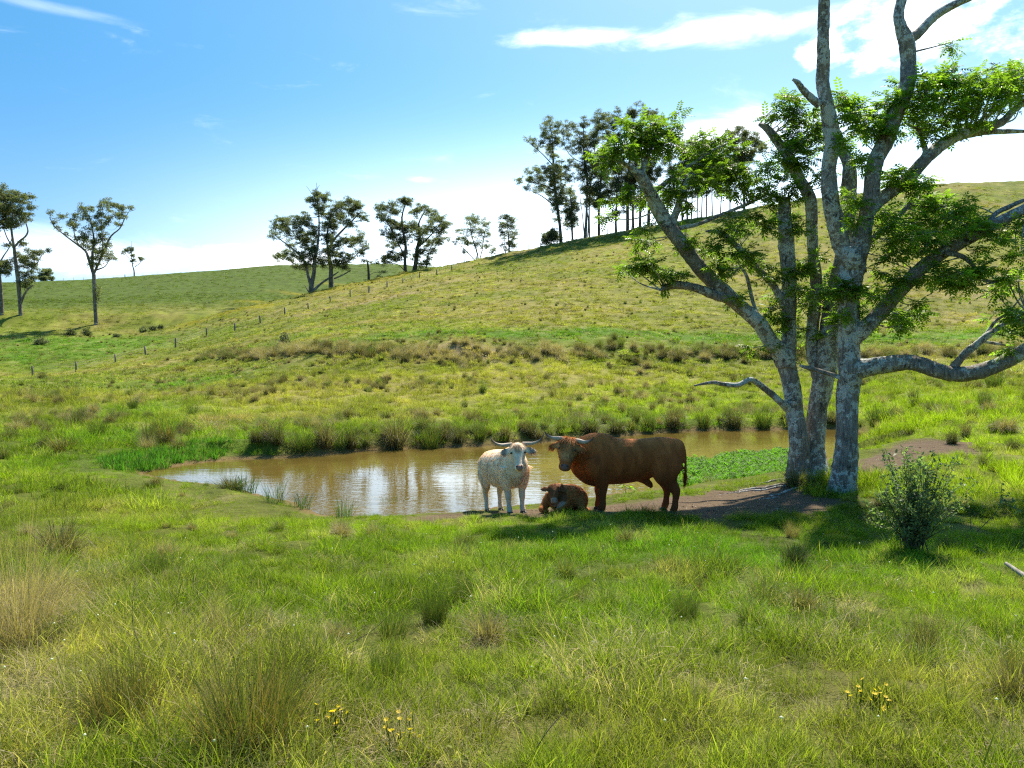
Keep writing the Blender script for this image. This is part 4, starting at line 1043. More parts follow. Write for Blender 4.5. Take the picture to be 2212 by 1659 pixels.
gum('gum_tree', 'tall open ridge gum with forked foot, second in the row', zR, .255, 196, [[(662,1200,36),(670,1080,26),(676,900,20),(680,700,18),(658,550,16),(650,400,12),(650,220,6)], [(655,1160,14),(640,1000,9),(620,850,6)], [(655,560,9),(570,520,8),(500,440,6),(480,340,4)], [(685,1190,14),(690,1050,12),(680,960,10)]],
    [(650,180,30,30),(640,240,45,35),(680,230,40,30),(510,240,50,40),(560,250,40,40),(480,300,40,35),(520,330,45,40),(560,380,40,40),(480,380,40,35),(530,430,45,35),(620,310,50,40),(670,340,55,45),(620,380,60,40),(690,410,55,40),(610,440,55,30),(570,460,40,30),(680,490,50,40),(640,590,70,40),(560,560,40,35),(530,540,35,25),(700,600,50,40),(640,680,50,40),(700,700,50,45),(640,770,40,40),(700,790,40,40),(700,870,40,30)], 424, .7, group=RG)
gum('gum_tree', 'thin straight ridge gum rising behind the fork-footed one', zR, .255, 199, [[(700,1185,16),(697,1000,14),(700,850,12),(720,650,10),(742,450,8),(765,280,5)]], [(760,210,50,40),(810,150,55,40),(850,180,50,45),(770,270,55,40),(730,310,45,40),(830,250,55,45),(790,340,55,45),(740,380,50,40),(850,330,45,40)], 425, .8, mat=m_gum_dark, group=RG)
gum('gum_tree', 'dense dark ridge gum with one bare low side branch', zR, .255, 195, [[(780,1175,28),(778,1000,24),(785,850,20),(800,650,16),(830,450,12),(880,290,7)], [(785,1055,9),(840,1022,7),(885,998,3)]],
    [(940,130,30,40),(920,180,40,35),(880,220,45,40),(910,260,45,40),(960,210,40,40),(890,330,50,45),(940,330,45,40),(840,420,50,40),(780,480,60,45),(760,560,60,45),(830,560,60,50),(770,650,60,50),(850,650,60,50),(800,740,60,50),(880,740,50,50),(770,820,60,45),(840,820,60,45),(800,890,50,35),(760,760,50,40),(750,900,30,25),(770,1010,25,25)], 426, .85, mat=m_gum_dark, group=RG)
gum('gum_tree', 'ridge gum whose trunk forks into a wide Y', zR, .255, 194, [[(925,1150,26),(921,1050,22),(926,950,20),(932,800,16),(950,650,12),(960,520,8)], [(918,1045,12),(870,1000,8),(830,955,5)], [(930,1050,9),(955,1000,7),(970,940,4)]], [(920,620,60,50),(980,600,60,50),(930,700,60,50),(1000,690,60,50),(910,790,50,40),(970,790,60,50),(930,870,50,40),(985,900,40,35),(1040,760,50,45),(940,520,50,45)], 427, .85, group=RG)
gum('gum_tree', 'ridge gum reaching highest, sparse tuft above the others', zR, .255, 195, [[(1022,1130,32),(1022,950,28),(1022,800,22),(1032,600,16),(1052,400,10),(1070,200,6),(1092,110,4),(1098,60,2)], [(1088,150,4),(1120,110,3),(1148,75,2)]], [(1060,150,50,35),(1040,130,25,25),(1100,50,28,20),(1150,70,22,26),(1130,115,18,16),(1050,880,50,40),(1000,830,50,40),(1060,820,50,40),(1030,700,50,50),(1090,500,60,50),(1070,640,50,40),(1000,960,30,25),(1040,250,45,40),(1000,420,50,45)], 428, .75, mat=m_gum_dark, group=RG)
gum('gum_tree', 'ridge gum trunk half hidden left of the long green limb', zR, .255, 197, [[(1070,1115,26),(1068,950,22),(1075,800,18),(1090,600,14),(1110,420,8)]], [(1100,400,60,45),(1130,480,55,45),(1080,560,55,45),(1120,620,50,45),(1090,720,50,45),(1130,780,45,40),(1075,860,40,35)], 429, .8, mat=m_gum_dark, group=RG)
gum('gum_tree', 'short thick ridge gum trunk next to the long green limb', zR, .255, 195, [[(1128,1108,28),(1130,980,24),(1140,800,18),(1165,600,12),(1180,420,8)]], [(1180,380,55,45),(1150,470,55,45),(1190,560,55,45),(1150,640,50,45),(1180,740,45,45),(1140,850,45,40)], 430, .8, mat=m_gum_dark, group=RG)
gum('gum_tree', 'stout ridge gum topped by a dark dome above the green limb', zR, .255, 196, [[(1200,1090,33),(1203,900,26),(1206,700,20),(1212,500,14),(1216,300,9),(1218,170,5)], [(1207,650,9),(1260,560,7),(1290,450,5)]], [(1180,130,50,30),(1250,130,40,25),(1220,160,60,35),(1300,190,40,30),(1280,240,50,40),(1220,600,60,50),(1250,700,50,50),(1200,760,50,45),(1150,680,50,45),(1240,820,40,40),(1280,620,50,40),(1300,500,50,50),(1230,260,50,45)], 431, .9, mat=m_gum_dark, group=RG)
rr_ = np.random.default_rng(99)
for k_, (bx_, by_, w_, top_, lab_) in enumerate([
    (1368,1058,16,300,'slim ridge gum seen through the green foliage, first past the limb'),
    (1485,1035,17,300,'slim ridge gum, first of the bare trunks right of the limb'),
    (1528,1030,19,330,'stouter ridge gum trunk, second right of the limb'),
    (1562,1022,13,350,'thin ridge gum trunk, third right of the limb'),
    (1612,1008,11,360,'thin ridge gum trunk, fourth right of the limb'),
    (1650,1002,12,370,'thin ridge gum trunk, fifth right of the limb'),
    (1690,992,13,330,'straight ridge gum trunk, sixth right of the limb'),
    (1740,982,12,350,'lone slim ridge gum trunk standing clear, seventh right of the limb'),
    (1810,965,12,420,'slim ridge gum behind leaves, left of the rounded gum'),
    (1890,950,14,460,'slim ridge gum under the rounded gum crown')]):
    cl_ = [(bx_ + rr_.normal(0, 38), top_ + 40 + t_ * 52 + rr_.normal(0, 14), rr_.uniform(38, 55), rr_.uniform(32, 44)) for t_ in range(8)]
    gum('gum_tree', lab_, zR, .255, 196 + rr_.uniform(-2, 6), [[(bx_, by_, w_), (bx_ + rr_.normal(0, 6), by_ - 200, w_ * .8), (bx_ + rr_.normal(0, 12), by_ - 420, w_ * .55), (bx_ + rr_.normal(0, 20), top_ + 60, 5)]], cl_, 440 + k_, .6, mat=m_gum_dark, group=RG)
gum('gum_tree', 'large rounded dark gum at the right end of the ridge row', zR, .255, 194, [[(2010,935,24),(2008,800,20),(2000,650,16),(1995,500,12),(2000,380,7)], [(2002,640,10),(2070,540,8),(2110,430,5)], [(2003,660,10),(1940,540,8),(1900,420,5)]],
    [(1900,310,50,35),(1950,290,55,35),(2020,310,60,40),(2080,340,50,40),(1880,370,50,40),(1950,370,60,45),(2030,390,60,45),(2110,390,50,40),(1940,440,50,40),(2000,460,60,45),(2080,460,60,45),(1990,530,60,40),(2060,530,50,40),(2150,430,40,35),(2200,420,40,40),(2000,620,50,40)], 460, 1.05, mat=m_gum_dark, group=RG)

# ------------------------------------------------------------------ fences
m_post, T, out = new_mat('weathered_post')
oc = T.node('ShaderNodeTexCoord').outputs['Object']
mp = T.node('ShaderNodeMapping'); T.put(mp.inputs[0], oc); mp.inputs['Scale'].default_value = (18, 18, 2)
c = T.ramp(T.noise(mp.outputs[0], 2, 5, .6), [(.3, (.10, .085, .07)), (.7, (.27, .25, .22))])
principled(T, out, c, .9, .1)
m_wire, T, out = new_mat('fence_wire'); principled(T, out, (.2, .19, .18, 1), .6, .4, Metallic=.6)
def post_mesh(r, h, seed):
    """split hardwood post: uneven sides, a worn slanting top"""
    rg = np.random.default_rng(seed); mb = MB(); n = 7
    ph = np.linspace(0, 6.283, n, endpoint=False) + rg.uniform(0, 1)
    rr = r * rg.uniform(.8, 1.15, n); V = []
    for z, k in ((-.5, 1.05), (.0, 1.03), (h * .5, 1.0), (h, .93)):
        zz = z + (rg.uniform(-.05, .05, n) if z == h else 0)
        V.append(np.stack([np.cos(ph) * rr * k, np.sin(ph) * rr * k, np.zeros(n) + zz], -1))
    V = np.concatenate(V + [[[0, 0, h - .02]]])
    i = np.arange(3)[:, None] * n; j = np.arange(n)[None]; j2 = (j + 1) % n
    mb.add(V, np.stack([i + j, i + j2, i + n + j2, i + n + j], -1).reshape(-1, 4))
    mb.T.append(np.stack([3 * n + np.arange(n), 3 * n + (np.arange(n) + 1) % n, np.full(n, 4 * n)], -1))
    return mb.mesh('post', m_post, False)
POSTS = [post_mesh(.13, 1.3, s) for s in (1, 2, 3)]
THIN = [post_mesh(.06, 1.25, 5)]
def fence(name, label, pts, protos, wires=(.45, .8, 1.1), thick=None):
    o0 = np.array([*pts[0], hfun([pts[0][0]], [pts[0][1]])[0]])
    root = empty(name, tuple(o0)); tag(root, label, 'fence')
    rg = np.random.default_rng(len(pts)); tops = []
    for k, p in enumerate(pts):
        z = hfun([p[0]], [p[1]])[0]
        pm = (thick or {}).get(k) or protos[k % len(protos)]
        o = bpy.data.objects.new('post', pm); link(o, root)
        o.location = (p[0] - o0[0], p[1] - o0[1], z - o0[2])
        o.rotation_euler = (rg.normal(0, .05), rg.normal(0, .05), rg.uniform(0, 6))
        s = rg.uniform(.85, 1.1); o.scale = (s, s, rg.uniform(.85, 1.1))
        tops.append(np.array([p[0], p[1], z]) - o0)
    for h in wires:
        mb = MB(); P = []
        for a, b in zip(tops[:-1], tops[1:]):
            for t in np.linspace(0, 1, 5)[:-1]:
                P.append(a * (1 - t) + b * t + [0, 0, h - .06 * math.sin(t * math.pi)])
        P.append(tops[-1] + [0, 0, h])
        tube(mb, np.array(P), .010, 4, False)
        mb.build('wire', m_wire, root)
    return root
z4 = lambda x, y: (x * .325, 359.5 + y * .325)
near_f = [z4(*p) for p in ((218,1395),(505,1360),(768,1300),(967,1250),(1167,1205),(1374,1128),(1560,1100),(1730,1044),(1893,990),(2048,950),(2195,908))] + [z5(*p) for p in ((796,872),(920,844),(1040,810),(1145,778),(1257,750),(1370,720),(1472,697))]
fp = [ground_px(*p) for p in near_f]
for a_, b_ in [(1004, 191), (1030, 193), (1063, 194.5), (1092, 194.5), (1117, 195), (1142, 196), (1167, 196), (1203, 196.5), (1255, 196), (1310, 195), (1360, 194), (1411, 193), (1470, 192), (1531, 191), (1600, 190)]:
    fp.append(np.array([(a_ - 1106) / F * b_, b_ - 1.5]))
fence('fence', 'old post and wire fence climbing the near hill to the ridge', fp, POSTS)
fl = []
for a_ in (35, 80, 119, 142, 164, 185, 206, 227, 249, 274, 313, 345, 380):
    az_ = math.atan2(a_ - 1106, F); rf_ = np.interp(az_, _faa, _far_r) - 2
    fl.append(np.array([math.sin(az_) * rf_, math.cos(az_) * rf_]))
fence('fence', 'thin post and wire fence along the distant left skyline', fl, THIN, (.6, 1.1), {2: post_mesh(.28, 1.7, 9), 9: post_mesh(.2, 1.5, 10)})
# ------------------------------------------------------------------ cattle
def coat_mat(name, trans=0.12, rough=0.55, sheen=0.25):
    m, T, out = new_mat(name)
    c = attr(T, 'tint').outputs['Color']; var = attr(T, 'var').outputs['Fac']
    f = T.math('ADD', T.math('MULTIPLY', var, .5), .75)
    g = T.node('ShaderNodeCombineColor')
    for k in range(3): T.put(g.inputs[k], f)
    c = T.mix(1.0, c, g.outputs[0], 'MULTIPLY')
    b = T.node('ShaderNodeBsdfPrincipled'); T.put(b.inputs['Base Color'], c)
    if trans == 0.0:        # lie of the short hair
        mp = T.node('ShaderNodeMapping'); T.put(mp.inputs[0], T.node('ShaderNodeTexCoord').outputs['Object']); mp.inputs['Scale'].default_value = (16, 16, 5); mp.inputs['Rotation'].default_value = (0, .5, 0)
        T.l.new(bump(T, T.noise(mp.outputs[0], 2.2, 5, .65), .7, .02), b.inputs['Normal'])
    b.inputs['Roughness'].default_value = rough; b.inputs['Specular IOR Level'].default_value = .12
    t = T.node('ShaderNodeBsdfTranslucent'); T.put(t.inputs['Color'], T.mix(1.0, c, (1.7, 1.35, 1.1, 1), 'MULTIPLY'))
    mx = T.node('ShaderNodeMixShader'); mx.inputs[0].default_value = trans
    T.l.new(b.outputs[0], mx.inputs[1]); T.l.new(t.outputs[0], mx.inputs[2]); T.l.new(mx.outputs[0], out.inputs['Surface'])
    return m
m_coat = coat_mat('cattle_hair', .32)
m_hide = coat_mat('cattle_hide', 0.0, .75)
m_horn, T, out = new_mat('horn')
principled(T, out, T.ramp(attr(T, 'var').outputs['Fac'], [(0.0, (.38, .30, .22)), (.45, (.52, .43, .33)), (.72, (.17, .12, .09)), (1.0, (.03, .025, .022))]), .55, .25)
m_hoof, T, out = new_mat('hoof'); principled(T, out, (.045, .036, .03, 1), .55, .4)
m_eye, T, out = new_mat('eye'); principled(T, out, (.012, .009, .008, 1), .08, .6)
def flat_mat(name, col, rough=.5):
    m, T, out = new_mat(name); principled(T, out, (*col, 1), max(rough, .6), .2); return m

def sweep(mb, st, k=4, n=18, lateral=None):
    """closed body of elliptical rings; st rows: x y z half-width half-height"""
    S = catmull(np.array(st, float), k)
    P = S[:, :3]; T_ = np.gradient(P, axis=0); T_ /= np.linalg.norm(T_, axis=1)[:, None] + 1e-9
    ph = np.linspace(0, 2 * math.pi, n, endpoint=False); V = []
    for i in range(len(P)):
        lat = np.array([0, 1.0, 0]) if lateral is None else np.array(lateral, float)
        lat = lat - T_[i] * np.dot(lat, T_[i]); lat /= np.linalg.norm(lat) + 1e-9
        up = np.cross(T_[i], lat)
        V.append(P[i] + np.outer(np.cos(ph) * S[i, 3], lat) + np.outer(np.sin(ph) * S[i, 4], up))
    m = len(P); V = np.concatenate(V + [P[:1], P[-1:]])
    i = np.arange(m - 1)[:, None] * n; j = np.arange(n)[None]; j2 = (j + 1) % n
    mb.add(V, np.stack([i + j, i + j2, i + n + j2, i + n + j], -1).reshape(-1, 4))
    a0 = np.stack([(np.arange(n) + 1) % n, np.arange(n), np.full(n, m * n)], -1)
    a1 = np.stack([(m - 1) * n + np.arange(n), (m - 1) * n + (np.arange(n) + 1) % n, np.full(n, m * n + 1)], -1)
    mb.T.append(np.concatenate([a0, a1]) + mb.n - len(V))
def one_skin(mb, voxel=.016, smooth=5):
    """weld the overlapping masses into one continuous skin"""
    tmp = obj_me('tmp_skin', mb.mesh('tmp_skin', None))
    md = tmp.modifiers.new('r', 'REMESH'); md.mode = 'VOXEL'; md.voxel_size = voxel
    ms = tmp.modifiers.new('s', 'SMOOTH'); ms.factor = .5; ms.iterations = smooth
    dg = bpy.context.evaluated_depsgraph_get()
    me = bpy.data.meshes.new_from_object(tmp.evaluated_get(dg))
    old = tmp.data
    bpy.data.objects.remove(tmp); bpy.data.meshes.remove(old)
    return me
def paint(me, colf, mat):
    n = len(me.vertices); co = np.empty(n * 3, np.float32); me.vertices.foreach_get('co', co); co = co.reshape(-1, 3).astype(float)
    a = me.attributes.new('tint', 'FLOAT_COLOR', 'POINT')
    a.data.foreach_set('color', np.concatenate([colf(co), np.ones((n, 1))], 1).astype(np.float32).ravel())
    b = me.attributes.new('var', 'FLOAT', 'POINT')
    b.data.foreach_set('value', (0.25 + .5 * fbm(co[:, 0] * 9 + co[:, 1] * 5, co[:, 2] * 5, 5, 3)).astype(np.float32))
    me.materials.clear(); me.materials.append(mat)
    me.polygons.foreach_set('use_smooth', np.ones(len(me.polygons), dtype=bool))
def hair(me, n, lenf, flowf, colf, width, seed, curl=.25, lift=.28, segs=4, droop=.35):
    rg = np.random.default_rng(seed)
    me.calc_loop_triangles()
    nv = len(me.vertices); co = np.empty(nv * 3, np.float32); me.vertices.foreach_get('co', co); co = co.reshape(-1, 3).astype(float)
    tr = np.empty(len(me.loop_triangles) * 3, np.int32); me.loop_triangles.foreach_get('vertices', tr); tr = tr.reshape(-1, 3)
    A, B, C = co[tr[:, 0]], co[tr[:, 1]], co[tr[:, 2]]
    N = np.cross(B - A, C - A); ar = np.linalg.norm(N, axis=1); N /= ar[:, None] + 1e-12
    cen = (A + B + C) / 3
    w = ar * np.clip(lenf(cen), 0, None) ** .2 * (lenf(cen) > .004)
    k = rg.choice(len(tr), n, p=w / w.sum())
    u, v = rg.uniform(0, 1, (2, n)); f = u + v > 1; u[f] = 1 - u[f]; v[f] = 1 - v[f]
    p = A[k] + (B[k] - A[k]) * u[:, None] + (C[k] - A[k]) * v[:, None]; nn = N[k]
    L = lenf(p) * rg.uniform(.6, 1.25, n)
    # hair hangs in locks: neighbours share a lean
    lock = np.stack([fbm(p[:, 0] * 14 + s, p[:, 2] * 9 + p[:, 1] * 11, 70 + s, 2) - .5 for s in range(3)], -1)
    fl = flowf(p, nn) + rg.normal(0, .08, (n, 3)) + lock * 1.1
    fl = fl - nn * np.sum(fl * nn, 1)[:, None]
    fl /= np.linalg.norm(fl, axis=1)[:, None] + 1e-9
    d = fl + nn * lift; d /= np.linalg.norm(d, axis=1)[:, None]
    side = np.cross(d, nn + rg.normal(0, .5, (n, 3))); side /= np.linalg.norm(side, axis=1)[:, None] + 1e-9
    m = 2 * segs + 1; V = np.zeros((n, m, 3)); q = p - nn * .004
    wv = width * rg.uniform(.6, 1.4, n)
    ph = rg.uniform(0, 6.28, n)
    for s in range(segs + 1):
        t = s / segs
        if s == segs: V[:, 2 * s] = q
        else:
            ww = (wv * (1 - .6 * t))[:, None] * .5
            V[:, 2 * s] = q - side * ww; V[:, 2 * s + 1] = q + side * ww
        wig = np.cross(d, side) * (np.sin(ph + t * 5.0) * curl)[:, None] + side * (np.cos(ph * 1.7 + t * 6.0) * curl)[:, None]
        dd = d + wig; dd /= np.linalg.norm(dd, axis=1)[:, None]
        q = q + dd * (L / segs)[:, None]
        d = d + np.array([0, 0, -droop / segs * 2]); d = d - nn * np.minimum(np.sum(d * nn, 1), 0)[:, None] * .8
        d /= np.linalg.norm(d, axis=1)[:, None] + 1e-9
    Q = np.concatenate([(np.arange(n) * m)[:, None] + np.array([[2 * s, 2 * s + 1, 2 * s + 3, 2 * s + 2]]) for s in range(segs - 1)])
    Tt = (np.arange(n) * m)[:, None] + np.array([[2 * segs - 2, 2 * segs - 1, 2 * segs]])
    var = np.repeat(np.clip(.5 + lock[:, 0] * 1.6 + rg.normal(0, .16, n), 0, 1), m)
    return mesh_np('hair', V.reshape(-1, 3), [Tt, Q], m_coat, True, {'tint': ('FLOAT_COLOR', 'POINT', np.repeat(colf(p), m, 0)), 'var': ('FLOAT', 'POINT', var)})
def unit(v): v = np.array(v, float); return v / np.linalg.norm(v)
class Head:
    """a bovine head: h faces horizontally, p is the slope of the face below level (degrees)"""
    def __init__(s, poll, h, p, sc=1.0, roll=0.0):
        h = unit([*h, 0.0][:3]); p = R(p); z = np.array([0, 0, 1.0])
        s.f = math.cos(p) * h - math.sin(p) * z
        s.n = math.sin(p) * h + math.cos(p) * z
        s.r = np.cross(s.f, s.n)                     # the animal's left
        if roll:
            M = np.array(Matrix.Rotation(R(roll), 3, Vector(s.n)))
            s.f = M @ s.f; s.r = M @ s.r
        s.poll = np.array(poll, float); s.sc = sc
    def at(s, along, side, out):
        return s.poll + s.sc * (s.f * along + s.r * side + s.n * out)
    def skull(s, mb, wide=1.0):
        st = [(-.05, .06, .06, -.10), (.0, .125, .105, -.11), (.08, .152, .135, -.13), (.17, .145, .145, -.14), (.26, .118, .132, -.128), (.35, .090, .108, -.105), (.42, .084, .094, -.09), (.475, .088, .082, -.078), (.515, .066, .055, -.075)]
        rows = [(*s.at(a, 0, o), w * s.sc * wide, d * s.sc) for a, w, d, o in st]
        sweep(mb, rows, 3, 18, lateral=s.r)
        sweep(mb, [(*s.at(.10, 0, -.22), .08 * s.sc, .07 * s.sc), (*s.at(.22, 0, -.22), .085 * s.sc, .07 * s.sc), (*s.at(.36, 0, -.17), .06 * s.sc, .05 * s.sc), (*s.at(.47, 0, -.125), .05 * s.sc, .04 * s.sc)], 3, 14, lateral=s.r)
    def ear(s, mb, side, L=.22, drop=.05, big=1.0):
        pts = []
        for t, w in ((0, .03), (.25, .052), (.55, .062), (.85, .042), (1.0, .012)):
            c = s.at(.085 + drop * t, side * (.11 + L * t), -.10 - .02 * t)
            pts.append((*c, w * s.sc * big, .018 * s.sc))
        sweep(mb, pts, 3, 12, lateral=s.f)
    def eyes(s, root):
        for sd in (-1, 1):
            mb = MB(); c = s.at(.175, sd * .128, -.045)
            sweep(mb, [(*(c - s.f * .020 * s.sc), .004, .004), (*(c - s.f * .012 * s.sc), .017 * s.sc, .017 * s.sc), (*c, .021 * s.sc, .021 * s.sc), (*(c + s.f * .012 * s.sc), .017 * s.sc, .017 * s.sc), (*(c + s.f * .020 * s.sc), .004, .004)], 2, 10, lateral=s.r)
            mb.build('eye', m_eye, root)
    def nose(s, root, col):
        mb = MB()
        rows = [(*s.at(.425, 0, -.030), .030 * s.sc, .014 * s.sc), (*s.at(.455, 0, -.022), .062 * s.sc, .030 * s.sc), (*s.at(.490, 0, -.024), .064 * s.sc, .036 * s.sc), (*s.at(.520, 0, -.040), .044 * s.sc, .030 * s.sc), (*s.at(.532, 0, -.055), .016 * s.sc, .014 * s.sc)]
        sweep(mb, rows, 3, 14, lateral=s.r)
        o = mb.build('nose', col, root)
        for sd in (-1, 1):
            mb = MB(); c = s.at(.468, sd * .043, .004)
            sweep(mb, [(*(c - s.f * .016 * s.sc), .004, .003), (*(c - s.f * .006 * s.sc), .016 * s.sc, .010 * s.sc), (*(c + s.f * .008 * s.sc), .015 * s.sc, .010 * s.sc), (*(c + s.f * .017 * s.sc), .004, .003)], 2, 8, lateral=s.r)
            mb.build('nostril', m_eye, o)
    def horns(s, root, path, r0):
        for sd in (-1, 1):
            P = catmull(np.array([s.at(-u, sd * l, o) for l, u, o in path]), 6)
            t = np.linspace(0, 1, len(P)); mb = MB()
            tube(mb, P, r0 * s.sc * (1 - .93 * t ** 1.4), 12, True, t)
            mb.build('horn', m_horn, root)
def leg(mb, pts):
    sweep(mb, [(x, y, z, r, r2) for x, y, z, r, r2 in pts], 4, 14)
def hooves(root, spots):
    for x, y, z in spots:
        mb = MB()
        for sd in (-1, 1):
            sweep(mb, [(x - .035, y + sd * .026, z + .004, .022, .012), (x - .02, y + sd * .026, z + .03, .030, .034), (x + .03, y + sd * .026, z + .026, .032, .032), (x + .07, y + sd * .024, z + .010, .022, .014), (x + .085, y + sd * .022, z + .003, .008, .006)], 3, 10)
        mb.build('hoof', m_hoof, root)

def place(root, xy, fwd, feet, sink=.01):
    """stand the animal on the ground under its feet"""
    fwd = unit([*fwd, 0]); a = math.atan2(fwd[1], fwd[0])
    xs = np.array([xy[0] + fwd[0] * fx for fx in feet]); ys = np.array([xy[1] + fwd[1] * fx for fx in feet])
    z = hfun(xs, ys)
    pitch = math.atan2(z[0] - z[1], feet[0] - feet[1])
    t = (0 - feet[1]) / (feet[0] - feet[1])
    root.location = (xy[0], xy[1], z[1] + (z[0] - z[1]) * t - sink)
    root.rotation_euler = (0, -pitch, a)

def blend(c0, c1, k): k = np.clip(k, 0, 1)[:, None]; return c0 * (1 - k) + c1 * k
# ---- the bull
def bull():
    root = empty('bull'); tag(root, 'large dark red-brown bull standing side-on, head turned to the viewer', 'bull')
    mb = MB()
    sweep(mb, [(-.985,0,1.06,.08,.14),(-.94,0,1.06,.20,.26),(-.82,0,1.04,.27,.325),(-.60,0,1.02,.30,.36),(-.35,0,.99,.31,.37),(-.1,0,.95,.345,.40),(.2,0,.93,.355,.43),(.45,0,.95,.34,.46),(.65,0,.97,.31,.45),(.85,0,.93,.25,.40),(.98,.0,.88,.17,.30),(1.04,0,.84,.08,.16)], 4, 24)
    sweep(mb, [(.36,0,1.08,.26,.34),(.58,.02,1.12,.25,.35),(.78,.08,1.12,.22,.32),(.93,.15,1.13,.18,.26),(1.02,.22,1.17,.14,.19),(1.05,.28,1.19,.10,.13)], 4, 20)     # neck and crest
    sweep(mb, [(.98,.10,.98,.09,.16),(.90,.04,.80,.10,.18),(.78,0,.63,.10,.14),(.62,0,.54,.09,.09),(.48,0,.54,.05,.05)], 4, 14)      # dewlap and brisket
    H = Head((1.06,.42,1.41), (-.12, .99), 63, 1.14, -9)
    H.skull(mb, 1.14)
    sweep(mb, [(*H.at(.36,0,-.09), .06, .06), (*H.at(.42,0,-.08), .105, .09), (*H.at(.485,0,-.075), .10, .08), (*H.at(.525,0,-.07), .06, .045)], 3, 14, lateral=H.r)
    for sd in (-1, 1): H.ear(mb, sd, .20, .06)
    for sd in (-1, 1):
        e = .10 if sd < 0 else 0
        leg(mb, [(.60,sd*.22,1.02,.15,.22),(.57+e*.3,sd*.245,.82,.15,.21),(.50+e*.6,sd*.21,.62,.115,.15),(.49+e*.8,sd*.19,.46,.085,.10),(.50+e,sd*.185,.36,.075,.085),(.495+e,sd*.18,.24,.060,.064),(.50+e,sd*.18,.14,.066,.070),(.52+e,sd*.18,.06,.062,.068),(.525+e,sd*.18,.03,.05,.05)])
        o = .10 if sd < 0 else -.06     # hind legs stand a little apart
        leg(mb, [(-.62,sd*.17,1.08,.15,.24),(-.66,sd*.21,.88,.155,.29),(-.65+o*.3,sd*.22,.70,.14,.24),(-.69+o*.6,sd*.20,.55,.10,.15),(-.76+o,sd*.19,.43,.072,.095),(-.77+o,sd*.185,.33,.058,.068),(-.755+o,sd*.18,.22,.052,.056),(-.745+o,sd*.18,.13,.060,.064),(-.72+o,sd*.18,.06,.060,.066),(-.71+o,sd*.18,.03,.05,.05)])
    sweep(mb, [(-.18,0,.62,.10,.08),(-.28,0,.57,.075,.07),(-.36,0,.50,.055,.06),(-.40,0,.44,.03,.03)], 3, 12)       # sheath
    sweep(mb, [(-.84,0,1.325,.030,.03),(-.955,0,1.265,.030,.03),(-1.005,.0,1.10,.026,.027),(-1.015,.02,.9,.024,.025),(-1.01,.03,.7,.024,.025),(-1.0,.03,.55,.018,.018)], 4, 10)   # tail
    me = one_skin(mb, .016, 4)
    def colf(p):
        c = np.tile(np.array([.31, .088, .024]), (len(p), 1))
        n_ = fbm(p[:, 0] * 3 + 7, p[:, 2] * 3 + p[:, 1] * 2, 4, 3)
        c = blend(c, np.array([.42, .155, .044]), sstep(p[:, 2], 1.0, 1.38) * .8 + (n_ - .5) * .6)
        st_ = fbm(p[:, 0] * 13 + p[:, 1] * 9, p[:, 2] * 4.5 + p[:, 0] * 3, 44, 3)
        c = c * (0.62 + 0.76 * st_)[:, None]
        c = blend(c, np.array([.17, .048, .016]), (1 - sstep(p[:, 2], .55, .95)) * .75)  # dark underside, paler back: partly coat colour, partly shading painted into the hide
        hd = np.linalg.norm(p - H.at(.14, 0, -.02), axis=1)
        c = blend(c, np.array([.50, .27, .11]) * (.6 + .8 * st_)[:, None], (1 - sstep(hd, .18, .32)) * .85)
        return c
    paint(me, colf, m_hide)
    b = obj_me('body', me, root)
    along = lambda p: (p - H.poll) @ H.f / H.sc
    outw = lambda p: (p - H.poll) @ H.n
    hz_ = lambda p: np.linalg.norm(p - H.at(.22, 0, -.1), axis=1)
    def lenf(p):
        L = np.where((p[:, 2] > 1.27) | ((p[:, 0] > .62) & (p[:, 2] < .75)), .028, 0.0)
        L = np.where(p[:, 2] < .45, .0, L)
        L = np.where((p[:, 0] < -.96) & (p[:, 2] < .75), .16, L)
        inhead = hz_(p) < .36
        a = along(p)
        L = np.where(inhead, .03, L)
        L = np.where(inhead & (a < .13) & (outw(p) > -.20) & (np.abs((p - H.poll) @ H.r) < .15), .13, L)
        L = np.where(inhead & (a >= .13) & (a < .32) & (outw(p) > -.16), .085, L)
        L = np.where(inhead & (a > .34), .006, L)
        L = np.where(inhead & (a > .42), .0, L)
        return np.where(p[:, 2] < .06, 0, L)
    def flowf(p, n):
        f = np.tile(np.array([-.55, 0, -.8]), (len(p), 1))
        hk = (hz_(p) < .36)[:, None]
        f = np.where(hk, H.f * 1.0 + (((p - H.poll) @ H.r) * 1.0)[:, None] * H.r, f)
        return np.where(((p[:, 0] < -.96) & (p[:, 2] < .9))[:, None], np.array([0, 0, -1.0]), f)
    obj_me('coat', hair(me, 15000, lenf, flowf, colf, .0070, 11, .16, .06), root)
    H.eyes(root); H.nose(root, flat_mat('bull_nose', (.20, .105, .08), .4))
    H.horns(root, [(.10, .0, -.09), (.17, .0, -.075), (.25, -.015, -.05), (.32, -.015, .0), (.37, .01, .04), (.395, .05, .07)], .043)
    hooves(root, [(.52,.18,0),(.62,-.18,0),(-.77,.18,0),(-.61,-.18,0)])
    place(root, (2.20, 13.72), (-math.cos(R(12)), math.sin(R(12))), (.5, -.73))
bull()
